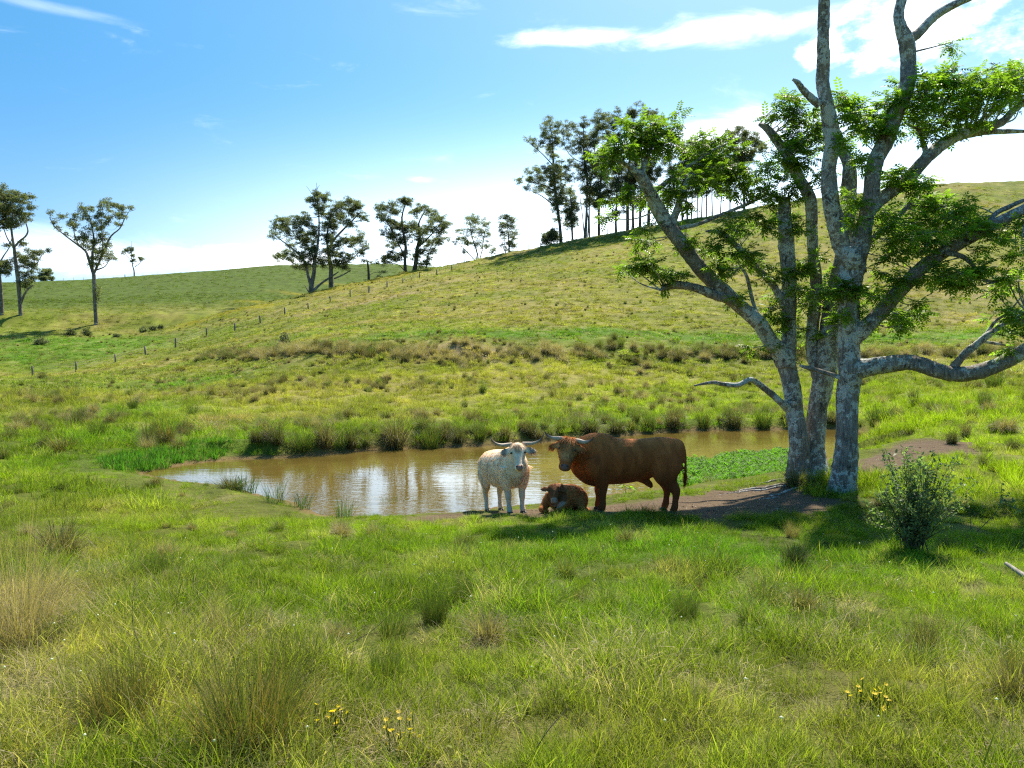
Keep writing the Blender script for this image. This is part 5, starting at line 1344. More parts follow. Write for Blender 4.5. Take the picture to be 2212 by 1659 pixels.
# ---- the cow
def cow():
    root = empty('cow'); tag(root, 'cream-white long-haired cow with upswept horns facing the viewer', 'cow')
    mb = MB()
    sweep(mb, [(-.90,0,1.02,.06,.08),(-.86,0,1.02,.20,.18),(-.74,0,.98,.27,.27),(-.55,0,.95,.30,.32),(-.3,0,.91,.33,.36),(-.05,0,.88,.35,.38),(.2,0,.88,.34,.39),(.42,0,.90,.30,.38),(.6,0,.90,.24,.34),(.74,0,.86,.16,.24),(.80,0,.84,.08,.12)], 4, 24)
    H = Head((.86,-.06,1.35), (.93, -.36), 64, 1.02)
    nb = H.at(.08, 0, -.24)
    sweep(mb, [(.36,0,1.02,.20,.26),(.54,-.01,1.06,.18,.26),(.68,-.03,1.10,.15,.22),(nb[0],nb[1],nb[2],.12,.15)], 4, 18)
    sweep(mb, [(.74,-.02,.92,.08,.16),(.70,0,.76,.09,.13),(.60,0,.64,.09,.09),(.48,0,.60,.05,.05)], 4, 14)
    H.skull(mb)
    for sd in (-1, 1): H.ear(mb, sd, .23, .045, 1.25)
    for sd in (-1, 1):
        leg(mb, [(.50,sd*.18,.92,.12,.18),(.48,sd*.19,.72,.11,.15),(.46,sd*.17,.56,.085,.105),(.46,sd*.15,.44,.066,.074),(.47,sd*.145,.34,.062,.068),(.465,sd*.14,.22,.046,.048),(.47,sd*.14,.13,.054,.056),(.49,sd*.14,.06,.054,.058),(.495,sd*.14,.03,.045,.045)])
        leg(mb, [(-.58,sd*.15,1.0,.13,.20),(-.60,sd*.19,.80,.125,.22),(-.58,sd*.19,.64,.10,.16),(-.63,sd*.17,.51,.075,.105),(-.70,sd*.16,.41,.058,.075),(-.705,sd*.155,.31,.047,.052),(-.69,sd*.15,.21,.044,.046),(-.68,sd*.15,.13,.052,.054),(-.66,sd*.15,.06,.052,.056),(-.655,sd*.15,.03,.045,.045)])
    sweep(mb, [(-.86,0,1.18,.04,.04),(-.93,0,1.10,.035,.035),(-.96,0,.9,.025,.025),(-.95,0,.65,.024,.024),(-.93,0,.45,.016,.016)], 4, 10)
    me = one_skin(mb, .015, 4)
    hz_ = lambda p: np.linalg.norm(p - H.at(.22, 0, -.1), axis=1)
    along = lambda p: (p - H.poll) @ H.f / H.sc
    side = lambda p: (p - H.poll) @ H.r / H.sc
    outw = lambda p: (p - H.poll) @ H.n / H.sc
    def colf(p):
        c = np.tile(np.array([.92, .79, .60]), (len(p), 1))
        n_ = fbm(p[:, 0] * 4 + 2 + p[:, 1] * 3, p[:, 2] * 3, 14, 3)
        c = blend(c, np.array([.52, .35, .21]), sstep(n_, .55, .75) * .22)
        c = blend(c, np.array([.64, .52, .38]), (1 - sstep(p[:, 2], .40, .62)) * .8)
        c = blend(c, np.array([.46, .29, .17]), sstep(p[:, 0], .55, .75) * (1 - sstep(np.abs(p[:, 1]), .05, .2)) * .5 * (p[:, 2] < .95))
        inh = hz_(p) < .34
        a = along(p); s_ = np.abs(side(p))
        k = inh * (1 - sstep(np.hypot((a - .12) / .10, s_ / .07), .6, 1.3))
        c = blend(c, np.array([.44, .25, .13]), k * .9)
        k = inh * sstep(a, .18, .3) * (1 - sstep(a, .40, .46))
        c = blend(c, np.array([.70, .57, .42]), k * .7)
        c = blend(c, np.array([.25, .17, .14]), inh * sstep(s_, .19, .23) * (1 - sstep(s_, .30, .34)) * (outw(p) > -.13) * .8)   # ear insides
        return c
    paint(me, colf, m_hide)
    obj_me('body', me, root)
    def lenf(p):
        L = np.interp(p[:, 2], [.30, .45, .6, .9, 1.2], [.015, .03, .11, .13, .09])
        inh = hz_(p) < .34; a = along(p)
        L = np.where(inh, .03, L)
        L = np.where(inh & (a < .035) & (outw(p) > -.22), .13, L)
        L = np.where(inh & (np.abs(side(p)) > .17), .07, L)
        L = np.where(inh & (a > .16) & (outw(p) > -.12), .018, L)
        L = np.where(inh & (a > .42), 0, L)
        L = np.where((p[:, 0] < -.9) & (p[:, 2] < .75), .2, L)
        return np.where(p[:, 2] < .06, 0, L)
    def flowf(p, n):
        f = np.tile(np.array([-.25, 0, -1.0]), (len(p), 1))
        hk = (hz_(p) < .34)[:, None]
        f = np.where(hk, H.f * .8 + (np.sign(side(p)) * .5)[:, None] * H.r, f)
        return f
    obj_me('coat', hair(me, 26000, lenf, flowf, colf, .0080, 12, .06, .08, droop=.8), root)
    H.eyes(root); H.nose(root, flat_mat('cow_nose', (.33, .18, .14), .4))
    H.horns(root, [(.10, .03, -.10), (.20, .02, -.085), (.30, .005, -.05), (.40, .02, .0), (.47, .08, .03), (.50, .16, .035)], .040)
    hooves(root, [(.49,.14,0),(.49,-.14,0),(-.66,.15,0),(-.66,-.15,0)])
    root.scale = (.97, .97, .97)
    place(root, (-.10, 14.22), (.40, -.917), (.47, -.68))
cow()
# ---- the calf
def calf():
    root = empty('calf'); tag(root, 'shaggy red-brown calf lying on bare earth between cow and bull', 'calf')
    mb = MB()
    sweep(mb, [(-.50,0,.20,.06,.06),(-.46,0,.22,.17,.15),(-.36,0,.25,.22,.21),(-.18,0,.27,.24,.25),(.02,0,.27,.25,.25),(.2,0,.28,.23,.25),(.34,0,.28,.18,.22),(.44,0,.27,.10,.14)], 4, 20)
    H = Head((.50,.06,.56), (.76, .65), 54, .70)
    nb = H.at(.08, 0, -.24)
    sweep(mb, [(.22,0,.36,.16,.18),(.34,.02,.40,.14,.17),(nb[0],nb[1],nb[2],.10,.12)], 4, 16)
    H.skull(mb, 1.05)
    for sd in (-1, 1): H.ear(mb, sd, .24, .03, 1.25)
    for sd in (-1, 1):
        leg(mb, [(.28,sd*.15,.30,.10,.13),(.36,sd*.18,.20,.09,.11),(.48,sd*.18,.10,.06,.065),(.55,sd*.17,.07,.05,.05),(.50,sd*.15,.045,.04,.04),(.38,sd*.14,.04,.035,.035)])
    leg(mb, [(-.30,.14,.30,.11,.16),(-.22,.22,.24,.10,.15),(-.08,.27,.14,.08,.10),(-.12,.30,.08,.06,.06),(-.30,.30,.06,.045,.045),(-.24,.33,.05,.038,.038),(-.06,.36,.045,.035,.035)])
    leg(mb, [(-.30,-.14,.30,.11,.16),(-.22,-.20,.22,.10,.14),(-.10,-.25,.12,.08,.09),(-.2,-.27,.07,.05,.05)])
    me = one_skin(mb, .012, 4)
    hz_ = lambda p: np.linalg.norm(p - H.at(.22, 0, -.1), axis=1)
    along = lambda p: (p - H.poll) @ H.f / H.sc
    def colf(p):
        c = np.tile(np.array([.40, .140, .040]), (len(p), 1))
        n_ = fbm(p[:, 0] * 6 + 2 + p[:, 1] * 5, p[:, 2] * 5, 24, 3)
        c = blend(c, np.array([.52, .22, .070]), sstep(n_, .46, .68) * .8)
        inh = hz_(p) < .27
        c = blend(c, np.array([.15, .060, .026]), inh * .9)
        c = blend(c, np.array([.40, .27, .20]), inh * sstep(along(p), .37, .42))
        return c
    paint(me, colf, m_hide)
    obj_me('body', me, root)
    def lenf(p):
        L = np.interp(p[:, 2], [.0, .1, .25, .5], [.02, .04, .055, .05])
        inh = hz_(p) < .27; a = along(p)
        L = np.where(inh, .016, L); L = np.where(inh & (a < .05), .05, L); L = np.where(inh & (a > .36), .003, L)
        return L
    def flowf(p, n):
        f = np.tile(np.array([-.4, 0, -.8]), (len(p), 1))
        return np.where((hz_(p) < .27)[:, None], H.f, f)
    obj_me('coat', hair(me, 9000, lenf, flowf, colf, .0070, 13, .14, .12, droop=.6), root)
    H.eyes(root); H.nose(root, flat_mat('calf_nose', (.36, .22, .16), .45))
    hooves(root, [(-.02, .36, .0)])
    place(root, (1.00, 13.80), (-.62, -.78), (.4, -.4), .02)
calf()
# ------------------------------------------------------------------ tussocks, rushes and reeds
m_rush = leaf_mat('rush_stems', 'flat', (0.080, 0.130, 0.026), trans=.25, straw=.80, vary=.8, straw_col=(.21, .15, .07))
m_rush_brown = leaf_mat('rush_stems_seeding', 'flat', (0.105, 0.125, 0.035), trans=.3, straw=.62, vary=.8, straw_col=(.27, .165, .07))
m_tuss = leaf_mat('tussock_blades', 'flat', (0.13, 0.118, 0.055), trans=.3, straw=.72, vary=.9, straw_col=(.30, .235, .15))
m_tuss_dark = leaf_mat('tussock_blades_dark', 'flat', (0.105, 0.115, 0.042), trans=.25, straw=.78, vary=.9, straw_col=(.20, .155, .09))
m_straw = leaf_mat('dead_grass', 'flat', (0.36, 0.275, 0.165), trans=.3, straw=2, vary=.8)
m_reed = leaf_mat('reed_blades', 'flat', (0.055, 0.105, 0.040), trans=.35, straw=.95, vary=.7)
m_litter_tuss = leaf_mat('tussock_blades_scattered', trans=.3, straw=.70, straw_col=(.30, .235, .14))
def clump(mat, kind, seed):
    """unit clump: about 1 high and 1 wide"""
    if kind == 'rush': parts = [dict(n=300, h0=.45, h1=1.05, w=.011, spread=.20, lean=.22, bend=.28), dict(n=80, h0=.3, h1=.7, w=.011, spread=.25, lean=.5, bend=.6)]
    elif kind == 'fine': parts = [dict(n=900, h0=.40, h1=1.08, w=.0042, spread=.22, lean=.22, bend=.35), dict(n=260, h0=.3, h1=.8, w=.0042, spread=.28, lean=.55, bend=.9, messy=.2)]
    elif kind == 'finestraw': parts = [dict(n=800, h0=.5, h1=1.3, w=.0045, spread=.30, lean=.5, bend=1.2, messy=.5), dict(n=120, h0=.8, h1=1.2, w=.004, spread=.2, lean=.2, bend=.4)]
    elif kind == 'tuss': parts = [dict(n=420, h0=.55, h1=1.15, w=.013, spread=.26, lean=.35, bend=1.7), dict(n=160, h0=.6, h1=1.2, w=.013, spread=.12, lean=.15, bend=.8)]
    elif kind == 'straw': parts = [dict(n=320, h0=.5, h1=1.3, w=.012, spread=.30, lean=.6, bend=1.3, messy=.5), dict(n=60, h0=.8, h1=1.2, w=.008, spread=.2, lean=.2, bend=.4)]
    elif kind == 'reed': parts = [dict(n=85, h0=.5, h1=1.1, w=.014, spread=.30, lean=.20, bend=.35)]
    return tuft_mesh(kind, parts, mat, seed)
CL = {}
for k_, (m_, kd_) in {'rush': (m_rush, 'rush'), 'rushb': (m_rush_brown, 'rush'), 'tuss': (m_tuss, 'tuss'), 'dark': (m_tuss_dark, 'tuss'), 'straw': (m_straw, 'straw'), 'reed': (m_reed, 'reed'), 'frush': (m_rush, 'fine'), 'frushb': (m_rush_brown, 'fine'), 'fstraw': (m_straw, 'finestraw')}.items():
    CL[k_] = [clump(m_, kd_, 700 + 10 * len(CL) + q) for q in range(3)]
NAMES = {'rush': ('rush_clump', 'rush'), 'rushb': ('rush_clump', 'rush'), 'tuss': ('grass_tussock', 'tussock'), 'dark': ('grass_tussock', 'tussock'), 'straw': ('dry_grass_clump', 'dry grass'), 'reed': ('reed_clump', 'reeds')}
PL = [  # kind, foot in the picture, width and height in the picture, which one
 ('tuss',855,969,84,62,'broad grey-brown tussock overhanging the far water edge'),
 ('rush',930,968,58,62,'dark green rush clump right of the broad grey-brown tussock'),
 ('dark',992,956,46,34,'low dark tussock on far bank above the cow\'s left horn'),
 ('rush',1037,950,38,42,'green rush clump on far bank directly behind the white cow'),
 ('tuss',1092,951,38,36,'yellowish tussock on far bank behind the cow\'s poll'),
 ('dark',1148,945,46,32,'dark tussock on far bank between cow and bull heads'),
 ('dark',1276,934,66,32,'wide dark tussock on far bank above the bull\'s shoulder'),
 ('dark',1330,935,50,30,'dark tussock on far bank above the bull\'s back'),
 ('rush',1405,932,30,48,'narrow green rush on far bank above the bull\'s rump'),
 ('tuss',1455,927,58,46,'big round tussock on far bank just past the bull'),
 ('rush',1520,924,40,42,'rush clump on far bank left of the dead low branch tip'),
 ('dark',1585,924,56,40,'dark tussock on far bank under the dead low branch'),
 ('rush',1650,924,46,46,'yellow-green rush on far bank just left of the twin trunk'),
 ('reed',733,972,32,46,'upright green reeds on far bank left of the broad tussock'),
 ('dark',757,966,60,42,'dark tussock behind the upright far-bank reeds'),
 ('tuss',702,966,70,54,'tall straw-brown tussock on far bank left of the reeds'),
 ('rush',650,972,56,48,'dark rush on the far bank edge left of the straw-brown tussock'),
 ('dark',598,974,58,38,'dark tussock at the pond\'s inner left shore'),
 ('dark',552,966,42,28,'small dark tussock above the pond\'s left arm'),
 ('dark',322,969,50,50,'dense dark green tussock above the reed bed'),
 ('rushb',356,963,52,62,'yellow-green rush clump beside the dense dark tussock'),
 ('rush',208,950,42,38,'dark rush clump left of the gully stream'),
 ('rush',280,943,30,28,'small rush between two larger clumps in the gully'),
 ('dark',169,920,42,32,'brown-green tussock up the left gully'),
 ('rush',286,885,28,26,'lone rush in the bright green gully strip'),
 ('rush',205,893,18,19,'tiny green rush left of the gully strip'),
 ('rush',416,898,28,28,'dark rush at the edge of the dry slope'),
 ('dark',94,974,32,32,'dark tussock near the left edge of the photo'),
 ('rushb',137,980,56,42,'olive rush clump on the left meadow'),
 ('dark',24,953,44,20,'low dark tussock at the left edge of the photo'),
 ('straw',458,934,92,42,'pale dead grass heap on the slope left of the pond'),
 ('dark',391,944,32,27,'brown tussock left of the pale dead grass heap'),
 ('rush',242,828,12,17,'tiny rush near the old fence foot'),
 ('dark',91,823,24,15,'small dark tussock beside the first fence post'),
 ('rush',1899,922,62,50,'dark rush clump just right of the single trunk'),
 ('dark',1977,875,26,17,'small dark tussock on the lime green hump'),
 ('dark',2010,893,36,22,'brown tussock on the lime green hump'),
 ('dark',2056,960,36,28,'dark green tussock above the bare earth patch'),
 ('tuss',2086,945,26,24,'brown tussock behind the dark one above the bare patch'),
 ('dark',2190,974,38,23,'brown-grey tussock at the right edge of the photo'),
 ('dark',2124,1012,26,24,'dark tussock right of the bare earth patch'),
 ('rush',2127,890,30,36,'green rush clump on the right slope'),
 ('rush',2148,840,42,32,'rush clump below the low limb\'s sweep'),
 ('rush',2206,902,32,28,'rush clump cut by the right edge of the photo'),
 ('rushb',540,1652,250,265,'very large reddish-tipped rush in the bottom foreground'),
 ('rushb',262,1600,150,165,'tall dark rush left of the reddish-tipped one'),
 ('straw',40,1440,190,230,'tall bleached dry grass at the left edge of the photo'),
 ('straw',95,1395,120,150,'bleached dry grass behind the tallest one'),
 ('tuss',128,1212,120,75,'brownish drooping grass clump on the left meadow'),
 ('rush',832,1468,90,100,'upright dark rush right of the large reddish one'),
 ('rush',940,1356,78,105,'green rush clump below the pond in mid foreground'),
 ('rush',1000,1318,56,85,'smaller rush behind the mid-foreground one'),
 ('rush',330,1272,60,74,'rush clump on the left meadow with dark foot'),
 ('tuss',1996,1432,76,98,'upright grass tussock with dark foot at lower right'),
 ('rush',1481,1344,72,72,'spiky green rush in the grass below the bull'),
 ('dark',1716,1236,82,52,'dark leafy tussock below the trees'),
 ('straw',1436,1262,58,26,'small heap of dead straw in the green grass'),
 ('rushb',2200,1500,70,110,'greyish rush cut by the lower right edge'),
 ('tuss',1846,1432,60,36,'low brownish tussock left of the upright one'),
 ('straw',470,1400,60,120,'sparse tall dry stalks above the reddish rush'),
 ('reed',742,1121,50,52,'dark reeds standing in water at the near shore'),
 ('reed',845,1111,42,46,'fan of reeds at the near shore, left of a second fan'),
 ('reed',888,1110,42,42,'fan of reeds at the near shore nearest the cow'),
 ('reed',592,1088,48,56,'thin reeds on the near shore of the pond\'s left arm'),
 ('reed',531,1064,56,46,'sparse reeds at the pond\'s leftmost near shore'),
 ('reed',652,1098,48,42,'thin reeds between the dark reeds and the left arm'),
 ('dark',500,1060,90,30,'low brown tussock on the near shore of the left arm'),
 ('dark',1722,1052,84,36,'brown grass skirt at the foot of the twin trunk'),
 ('rush',1690,1006,34,28,'grey-green rush in the water weed left of the trunks'),
]
for k, (kd, px_, py_, w_, h_, lab) in enumerate(PL):
    g_ = ground_px(px_, py_)
    fine = py_ > 1180 and kd in ('rush', 'rushb', 'straw')
    o = bpy.data.objects.new(NAMES[kd][0], CL[('f' if fine else '') + kd][k % 3]); link(o)
    z_ = hfun([g_[0]], [g_[1]])[0]
    u_ = math.hypot(*g_) / F
    H_ = h_ * u_ / (.95 if kd in ('rush', 'rushb', 'reed') else .78)
    W_ = w_ * u_ / (.80 if kd in ('rush', 'rushb', 'reed') else 1.30)
    o.location = (g_[0], g_[1], z_ - .03)
    o.scale = (W_, W_, H_); o.rotation_euler = (0, 0, k * 1.7)
    tag(o, lab, NAMES[kd][1], 'clumps of tussock, rush and reed')

# rank tussocks nobody could count: the step in the hillside, the far shore, the rough slope
tus_protos = proto_col('tus_proto', [clump(m_litter_tuss, 'tuss', 801), clump(m_litter_tuss, 'tuss', 802), clump(m_litter_tuss, 'straw', 803), clump(m_litter_tuss, 'rush', 804)])
def tussock_field():
    rg = np.random.default_rng(55); P = []; S = []; C = []
    DK = np.array([.120, .112, .048]); DRY = np.array([.36, .29, .185]); GR = np.array([.115, .160, .030])
    # the step
    top = [ground_px(a, b) for a, b in ((430,778),(560,768),(640,762),(760,760),(880,768),(1000,768),(1150,768),(1300,766),(1500,768),(1700,770),(1900,770),(2100,770),(2330,770))]
    for (x0_, y0_), (x1_, y1_) in zip(top[:-1], top[1:]):
        L = math.hypot(x1_ - x0_, y1_ - y0_)
        for q in range(int(L * 7.0)):
            t = rg.uniform(); x = x0_ + (x1_ - x0_) * t; y = y0_ + (y1_ - y0_) * t + rg.normal(0, 1.1)
            d_ = fbm(np.array([x / 4.5]), np.array([y / 2.0]), 5, 2)[0]
            if d_ < .40 and rg.uniform() > .35: continue
            P.append((x, y)); S.append(rg.uniform(.45, 1.15)); pq = 1106 + x / y * F; straw_k = max(math.exp(-((pq - m_) / w_) ** 2) for m_, w_ in ((970, 85), (1190, 45), (650, 40), (560, 30)))
            C.append(DRY * rg.uniform(.8, 1.15) if rg.uniform() < .36 + .7 * straw_k else (DK if rg.uniform() < .6 else GR) * rg.uniform(.6, 1.2))
    # far shore
    n0 = len(POND)
    for q in range(230):
        i = rg.integers(n0); a, b = POND[i], POND[(i + 1) % n0]
        if a[1] < 25: continue
        p = a + (b - a) * rg.uniform() + np.array([rg.normal(0, .2), rg.uniform(.3, 1.6)])
        P.append(tuple(p)); S.append(rg.uniform(.2, .62)); C.append((DK if rg.uniform() < .3 else GR) * rg.uniform(.8, 1.3))
    # the slope and the meadow on the left
    for q in range(5200):
        r = math.sqrt(rg.uniform(30 ** 2, 185 ** 2)) if q > 1500 else math.sqrt(rg.uniform(26 ** 2, 70 ** 2)); a = rg.uniform(-.68, .68)
        x, y = r * math.sin(a), r * math.cos(a)
        d_ = fbm(np.array([x / 5.0]), np.array([y / 5.0]), 15, 3)[0]
        if d_ < .50 and rg.uniform() > .12: continue
        P.append((x, y)); S.append(rg.uniform(.28, .7) * (1 if r < 60 else .75))
        k = rg.uniform(); C.append((DRY * .85 if k < .30 else DK if k < .65 else GR) * rg.uniform(.75, 1.25))
    # scattered in the near grass
    for q in range(150):
        r = rg.uniform(5.0, 22); a = rg.uniform(-.7, .7); x, y = r * math.sin(a), r * math.cos(a)
        if abs(x - 1.2) < 3.2 and 11.5 < y < 17: continue
        P.append((x, y)); S.append(rg.uniform(.16, .34)); k = rg.uniform(); C.append((DRY * .8 if k < .35 else DK if k < .6 else GR * 1.1) * rg.uniform(.8, 1.3))
    P = np.array(P); S = np.array(S); C = np.array(C)
    keep = (poly_sd(P[:, 0], P[:, 1], POND) > .25) & (dirt_mask(P[:, 0], P[:, 1]) < .3)
    a = np.arctan2(P[:, 0], P[:, 1]); r = np.hypot(P[:, 0], P[:, 1]); keep &= r < np.interp(a, _cra, _crr) + 1
    P, S, C = P[keep], S[keep], C[keep]; n = len(P)
    z = hfun(P[:, 0], P[:, 1]) - .04
    rot = np.stack([rg.normal(0, .12, n), rg.normal(0, .12, n), rg.uniform(0, 6.28, n)], -1)
    idx = rg.choice(4, n, p=[.36, .34, .18, .12])
    tag(instancer('tussock_grass', np.stack([P[:, 0], P[:, 1], z], -1), rot, S, idx, C, tus_protos, m_litter_tuss), 'rank tussocky grass in clumps over the slope and its step', kind='stuff')
tussock_field()

# ------------------------------------------------------------------ water weed, reed bed, flowers, litter
def poly_points(poly, n, seed, noise=True):
    rg = np.random.default_rng(seed); lo, hi = poly.min(0), poly.max(0)
    P = rg.uniform(lo, hi, (n, 2)); sd = poly_sd(P[:, 0], P[:, 1], poly)
    edge = (fbm(P[:, 0] / .7, P[:, 1] / .7, seed, 2) - .5) * .9 if noise else 0
    return P[sd + edge < 0], rg
weed_poly = np.array([on_level(*p) for p in ((1462,1062),(1474,1012),(1500,1000),(1560,990),(1640,982),(1700,977),(1740,985),(1755,1015),(1690,1034),(1600,1046),(1530,1058))])
P, rg = poly_points(weed_poly, 12000, 61)
n = len(P); wp = proto_col('weed_proto', [weed_mesh('weed', m_grass, 62, 14, .040), tuft_mesh('tuft', [dict(n=22, h0=.06, h1=.16, w=.011, spread=.09, lean=.5, bend=.8)], m_grass, 67)])
C = np.array([.115, .245, .026]) * rg.uniform(.7, 1.3, (n, 1))
tag(instancer('water_weed', np.stack([P[:, 0], P[:, 1], np.maximum(hfun(P[:, 0], P[:, 1], False), 0) + rg.uniform(-.03, .02, n)], -1), np.stack([rg.normal(0, .2, n), rg.normal(0, .2, n), rg.uniform(0, 6, n)], -1), rg.uniform(.7, 1.3, n), rg.integers(0, 2, n), C, wp, m_grass), 'bright green mat of water weed at the pond edge by the trunks', kind='stuff')
reed_poly = np.array([on_level(*p) for p in ((200,1020),(260,1000),(330,990),(420,980),(480,976),(505,986),(470,994),(400,1003),(330,1016),(250,1028))])
P, rg = poly_points(reed_poly, 1000, 64)
n = len(P); rp = proto_col('reed_proto', [tuft_mesh('reed', [dict(n=16, h0=.2, h1=.48, w=.024, spread=.12, lean=.25, bend=.5)], m_grass, q) for q in (65, 66)])
C = np.array([.060, .150, .022]) * rg.uniform(.7, 1.35, (n, 1))
tag(instancer('reeds', np.stack([P[:, 0], P[:, 1], np.maximum(hfun(P[:, 0], P[:, 1], False), 0) - .02], -1), np.stack([rg.normal(0, .1, n), rg.normal(0, .1, n), rg.uniform(0, 6, n)], -1), rg.uniform(.40, .85, n), rg.integers(0, 2, n), C, rp, m_grass), 'bed of bright green broad reeds at the pond\'s left tip', kind='stuff')
m_petal = leaf_mat('yellow_petals', 'flat', (.72, .52, .02), trans=.3, straw=2, vary=.3)
m_white = leaf_mat('white_petals', 'flat', (.75, .74, .70), trans=.3, straw=2, vary=.2)
def flower_weed(px_, py_, size, label, seed, n=16):
    rg = np.random.default_rng(seed); g_ = ground_px(px_, py_); z_ = hfun([g_[0]], [g_[1]])[0]
    root = empty('flowering_weed', (g_[0], g_[1], z_)); tag(root, label, 'wildflower', 'yellow wildflowers')
    st, fl = MB(), MB()
    for k in range(n):
        a = rg.uniform(0, 6.28); r = size * math.sqrt(rg.uniform()); h = rg.uniform(.07, .17)
        b = np.array([math.cos(a) * r * .8, math.sin(a) * r * .8, -.03]); t = np.array([math.cos(a) * r, math.sin(a) * r, h])
        tube(st, np.array([b, (b + t) / 2 + rg.normal(0, .01, 3), t]), [.003, .0025, .002], 4, False)
        tilt = Matrix.Rotation(rg.normal(0, .5), 3, 'X') @ Matrix.Rotation(rg.normal(0, .5), 3, 'Y')
        for q in range(6):
            c1, c2 = q / 6 * 6.283, (q + .8) / 6 * 6.283
            V = np.array([[0, 0, 0], [.009 * math.cos(c1), .009 * math.sin(c1), .003], [.013 * math.cos((c1 + c2) / 2), .013 * math.sin((c1 + c2) / 2), .004], [.009 * math.cos(c2), .009 * math.sin(c2), .003]]) @ np.array(tilt).T
            fl.add(V + t, [[0, 1, 2], [0, 2, 3]], rg.uniform(.2, .8))
    tag(st.build('stems', m_rush, root), kind='stuff'); tag(fl.build('blossom', m_petal, root), kind='stuff')
for a in ((1868,1562,.13,'yellow wildflower cluster at lower right of the grass',20),(712,1606,.09,'small yellow wildflowers beside the reddish rush',12),(875,1612,.13,'spread yellow wildflowers at bottom middle',18),(1919,1140,.12,'yellow wildflowers left of the silvery shrub',16),(1862,1118,.07,'few yellow wildflowers at the single trunk\'s foot',8),(1490,1128,.07,'few yellow wildflowers below the bull\'s hind hooves',7)):
    flower_weed(a[0], a[1], a[2], a[3], 900 + a[0], a[4])
def white_specks():
    rg = np.random.default_rng(71); fl = MB(); n = 90
    r = rg.uniform(3.2, 11, n); a = rg.uniform(-.62, .62, n); x, y = r * np.sin(a), r * np.cos(a)
    z = hfun(x, y) + rg.uniform(.12, .24, n)
    for k in range(n):
        q = np.linspace(0, 6.283, 6)[:-1]; R_ = rg.uniform(.006, .012)
        V = np.concatenate([[[0, 0, .008]], np.stack([np.cos(q) * R_, np.sin(q) * R_, np.zeros(5)], -1), [[0, 0, -.006]]])
        tr = [[0, 1 + i, 1 + (i + 1) % 5] for i in range(5)] + [[6, 1 + (i + 1) % 5, 1 + i] for i in range(5)]
        fl.add(V + [x[k], y[k], z[k]], tr, .5)
    tag(fl.build('clover_flowers', m_white), 'tiny white clover heads dotted through the near grass', kind='stuff')
white_specks()
# ---- silvery shrub
m_silver = leaf_mat('silver_leaves', 'flat', (.155, .215, .105), trans=.38, straw=2, vary=.9)
m_twig, T, out = new_mat('twig'); principled(T, out, T.ramp(T.noise(T.node('ShaderNodeTexCoord').outputs['Object'], 30, 3), [(.3, (.06, .045, .033)), (.7, (.17, .14, .11))]), .85, .1)
OVAL = (np.array([[0, 0, 0], [.35, .5, .05], [.75, .35, .0], [1.0, 0, -.1], [.75, -.35, .0], [.35, -.5, .05]]), np.array([[0, 1, 2], [0, 2, 3], [0, 3, 4], [0, 4, 5]]))
def shrub():
    rg = np.random.default_rng(81); g_ = ground_px(1972, 1226); o0 = np.array([*g_, hfun([g_[0]], [g_[1]])[0]])
    u = math.hypot(*g_) / F
    root = empty('shrub', tuple(o0)); tag(root, 'silvery fine-leaved shrub with dark dense base, right of the trunks', 'shrub')
    st, lf = MB(), MB()
    for k in range(95):
        inner = k < 45
        tx = rg.normal(-10 if inner else 12, 26 if inner else 42) * u; ty = rg.normal(0, .25); tz = (rg.uniform(45, 120) if inner else rg.uniform(95, 188)) * u
        p0 = np.array([rg.normal(0, .05), rg.normal(0, .05), -.05]); p2 = np.array([tx, ty, tz])
        P_ = catmull(np.array([p0, p2 * .5 + [0, 0, .06] + rg.normal(0, .03, 3), p2]), 6)
        tube(st, P_, np.linspace(.008, .002, len(P_)), 5, False)
        nl = 90 if inner else 72
        t = rg.uniform(.22 if inner else .40, 1.03, nl); pos = np.stack([np.interp(t * (len(P_) - 1), np.arange(len(P_)), P_[:, c]) for c in range(3)], -1) + rg.normal(0, .022, (nl, 3))
        d_ = rg.normal(0, 1, (nl, 3)); d_[:, 2] += .3
        stamp(lf, OVAL[0] * [.045, .020, .02], OVAL[1], pos, rotmats(d_, rg, rg.uniform(0, 6, nl)), rg.uniform(.6, 1.3, nl), rg.uniform(0, 1, nl))
    tag(st.build('stems', m_twig, root), kind='stuff'); lf.build('foliage', m_silver, root, smooth=False)
shrub()
def stalk_weed(name, label, path, leaves, seed, cat='weed', size=.09, mat=None, spread=.10):
    """a bent stalk with drooping oval leaves"""
    rg = np.random.default_rng(seed); g_ = ground_px(*path[0]); Y_ = g_[1]; o0 = np.array([*g_, hfun([g_[0]], [g_[1]])[0]])
    root = empty(name, tuple(o0)); tag(root, label, cat)
    P_ = catmull(np.array([at(a, b, Y_ + .05 * k) for k, (a, b) in enumerate(path)]), 6) - o0
    P_[0, 2] = min(P_[0, 2], 0) - .05
    st = MB(); tube(st, P_, np.linspace(.006, .002, len(P_)) * (1 if seed < 96 else .6), 6, False); st.build('stem', m_twig, root)
    if leaves:
        for (lx, ly, n_) in leaves:
            c = at(lx, ly, Y_ + .1) - o0
            kn = np.argmin(np.linalg.norm(P_ - c, axis=1))
            for q in range(n_):
                mb = MB()
                d_ = rg.normal(0, 1, (1, 3)); d_[0, 2] = -rg.uniform(.1, .9)
                pos = c[None] + rg.normal(0, spread * .4, (1, 3))
                stamp(mb, OVAL[0] * [size, size * .38, size * .3], OVAL[1], pos, rotmats(d_, rg, rg.normal(0, .4, 1)), rg.uniform(.7, 1.2, 1), rg.uniform(.2, .9, 1))
                tube(mb, np.array([P_[kn], (P_[kn] + pos[0]) / 2, pos[0]]), [.003, .003, .002], 4, False)
                mb.build('leaf', mat or m_silver, root)
    return root
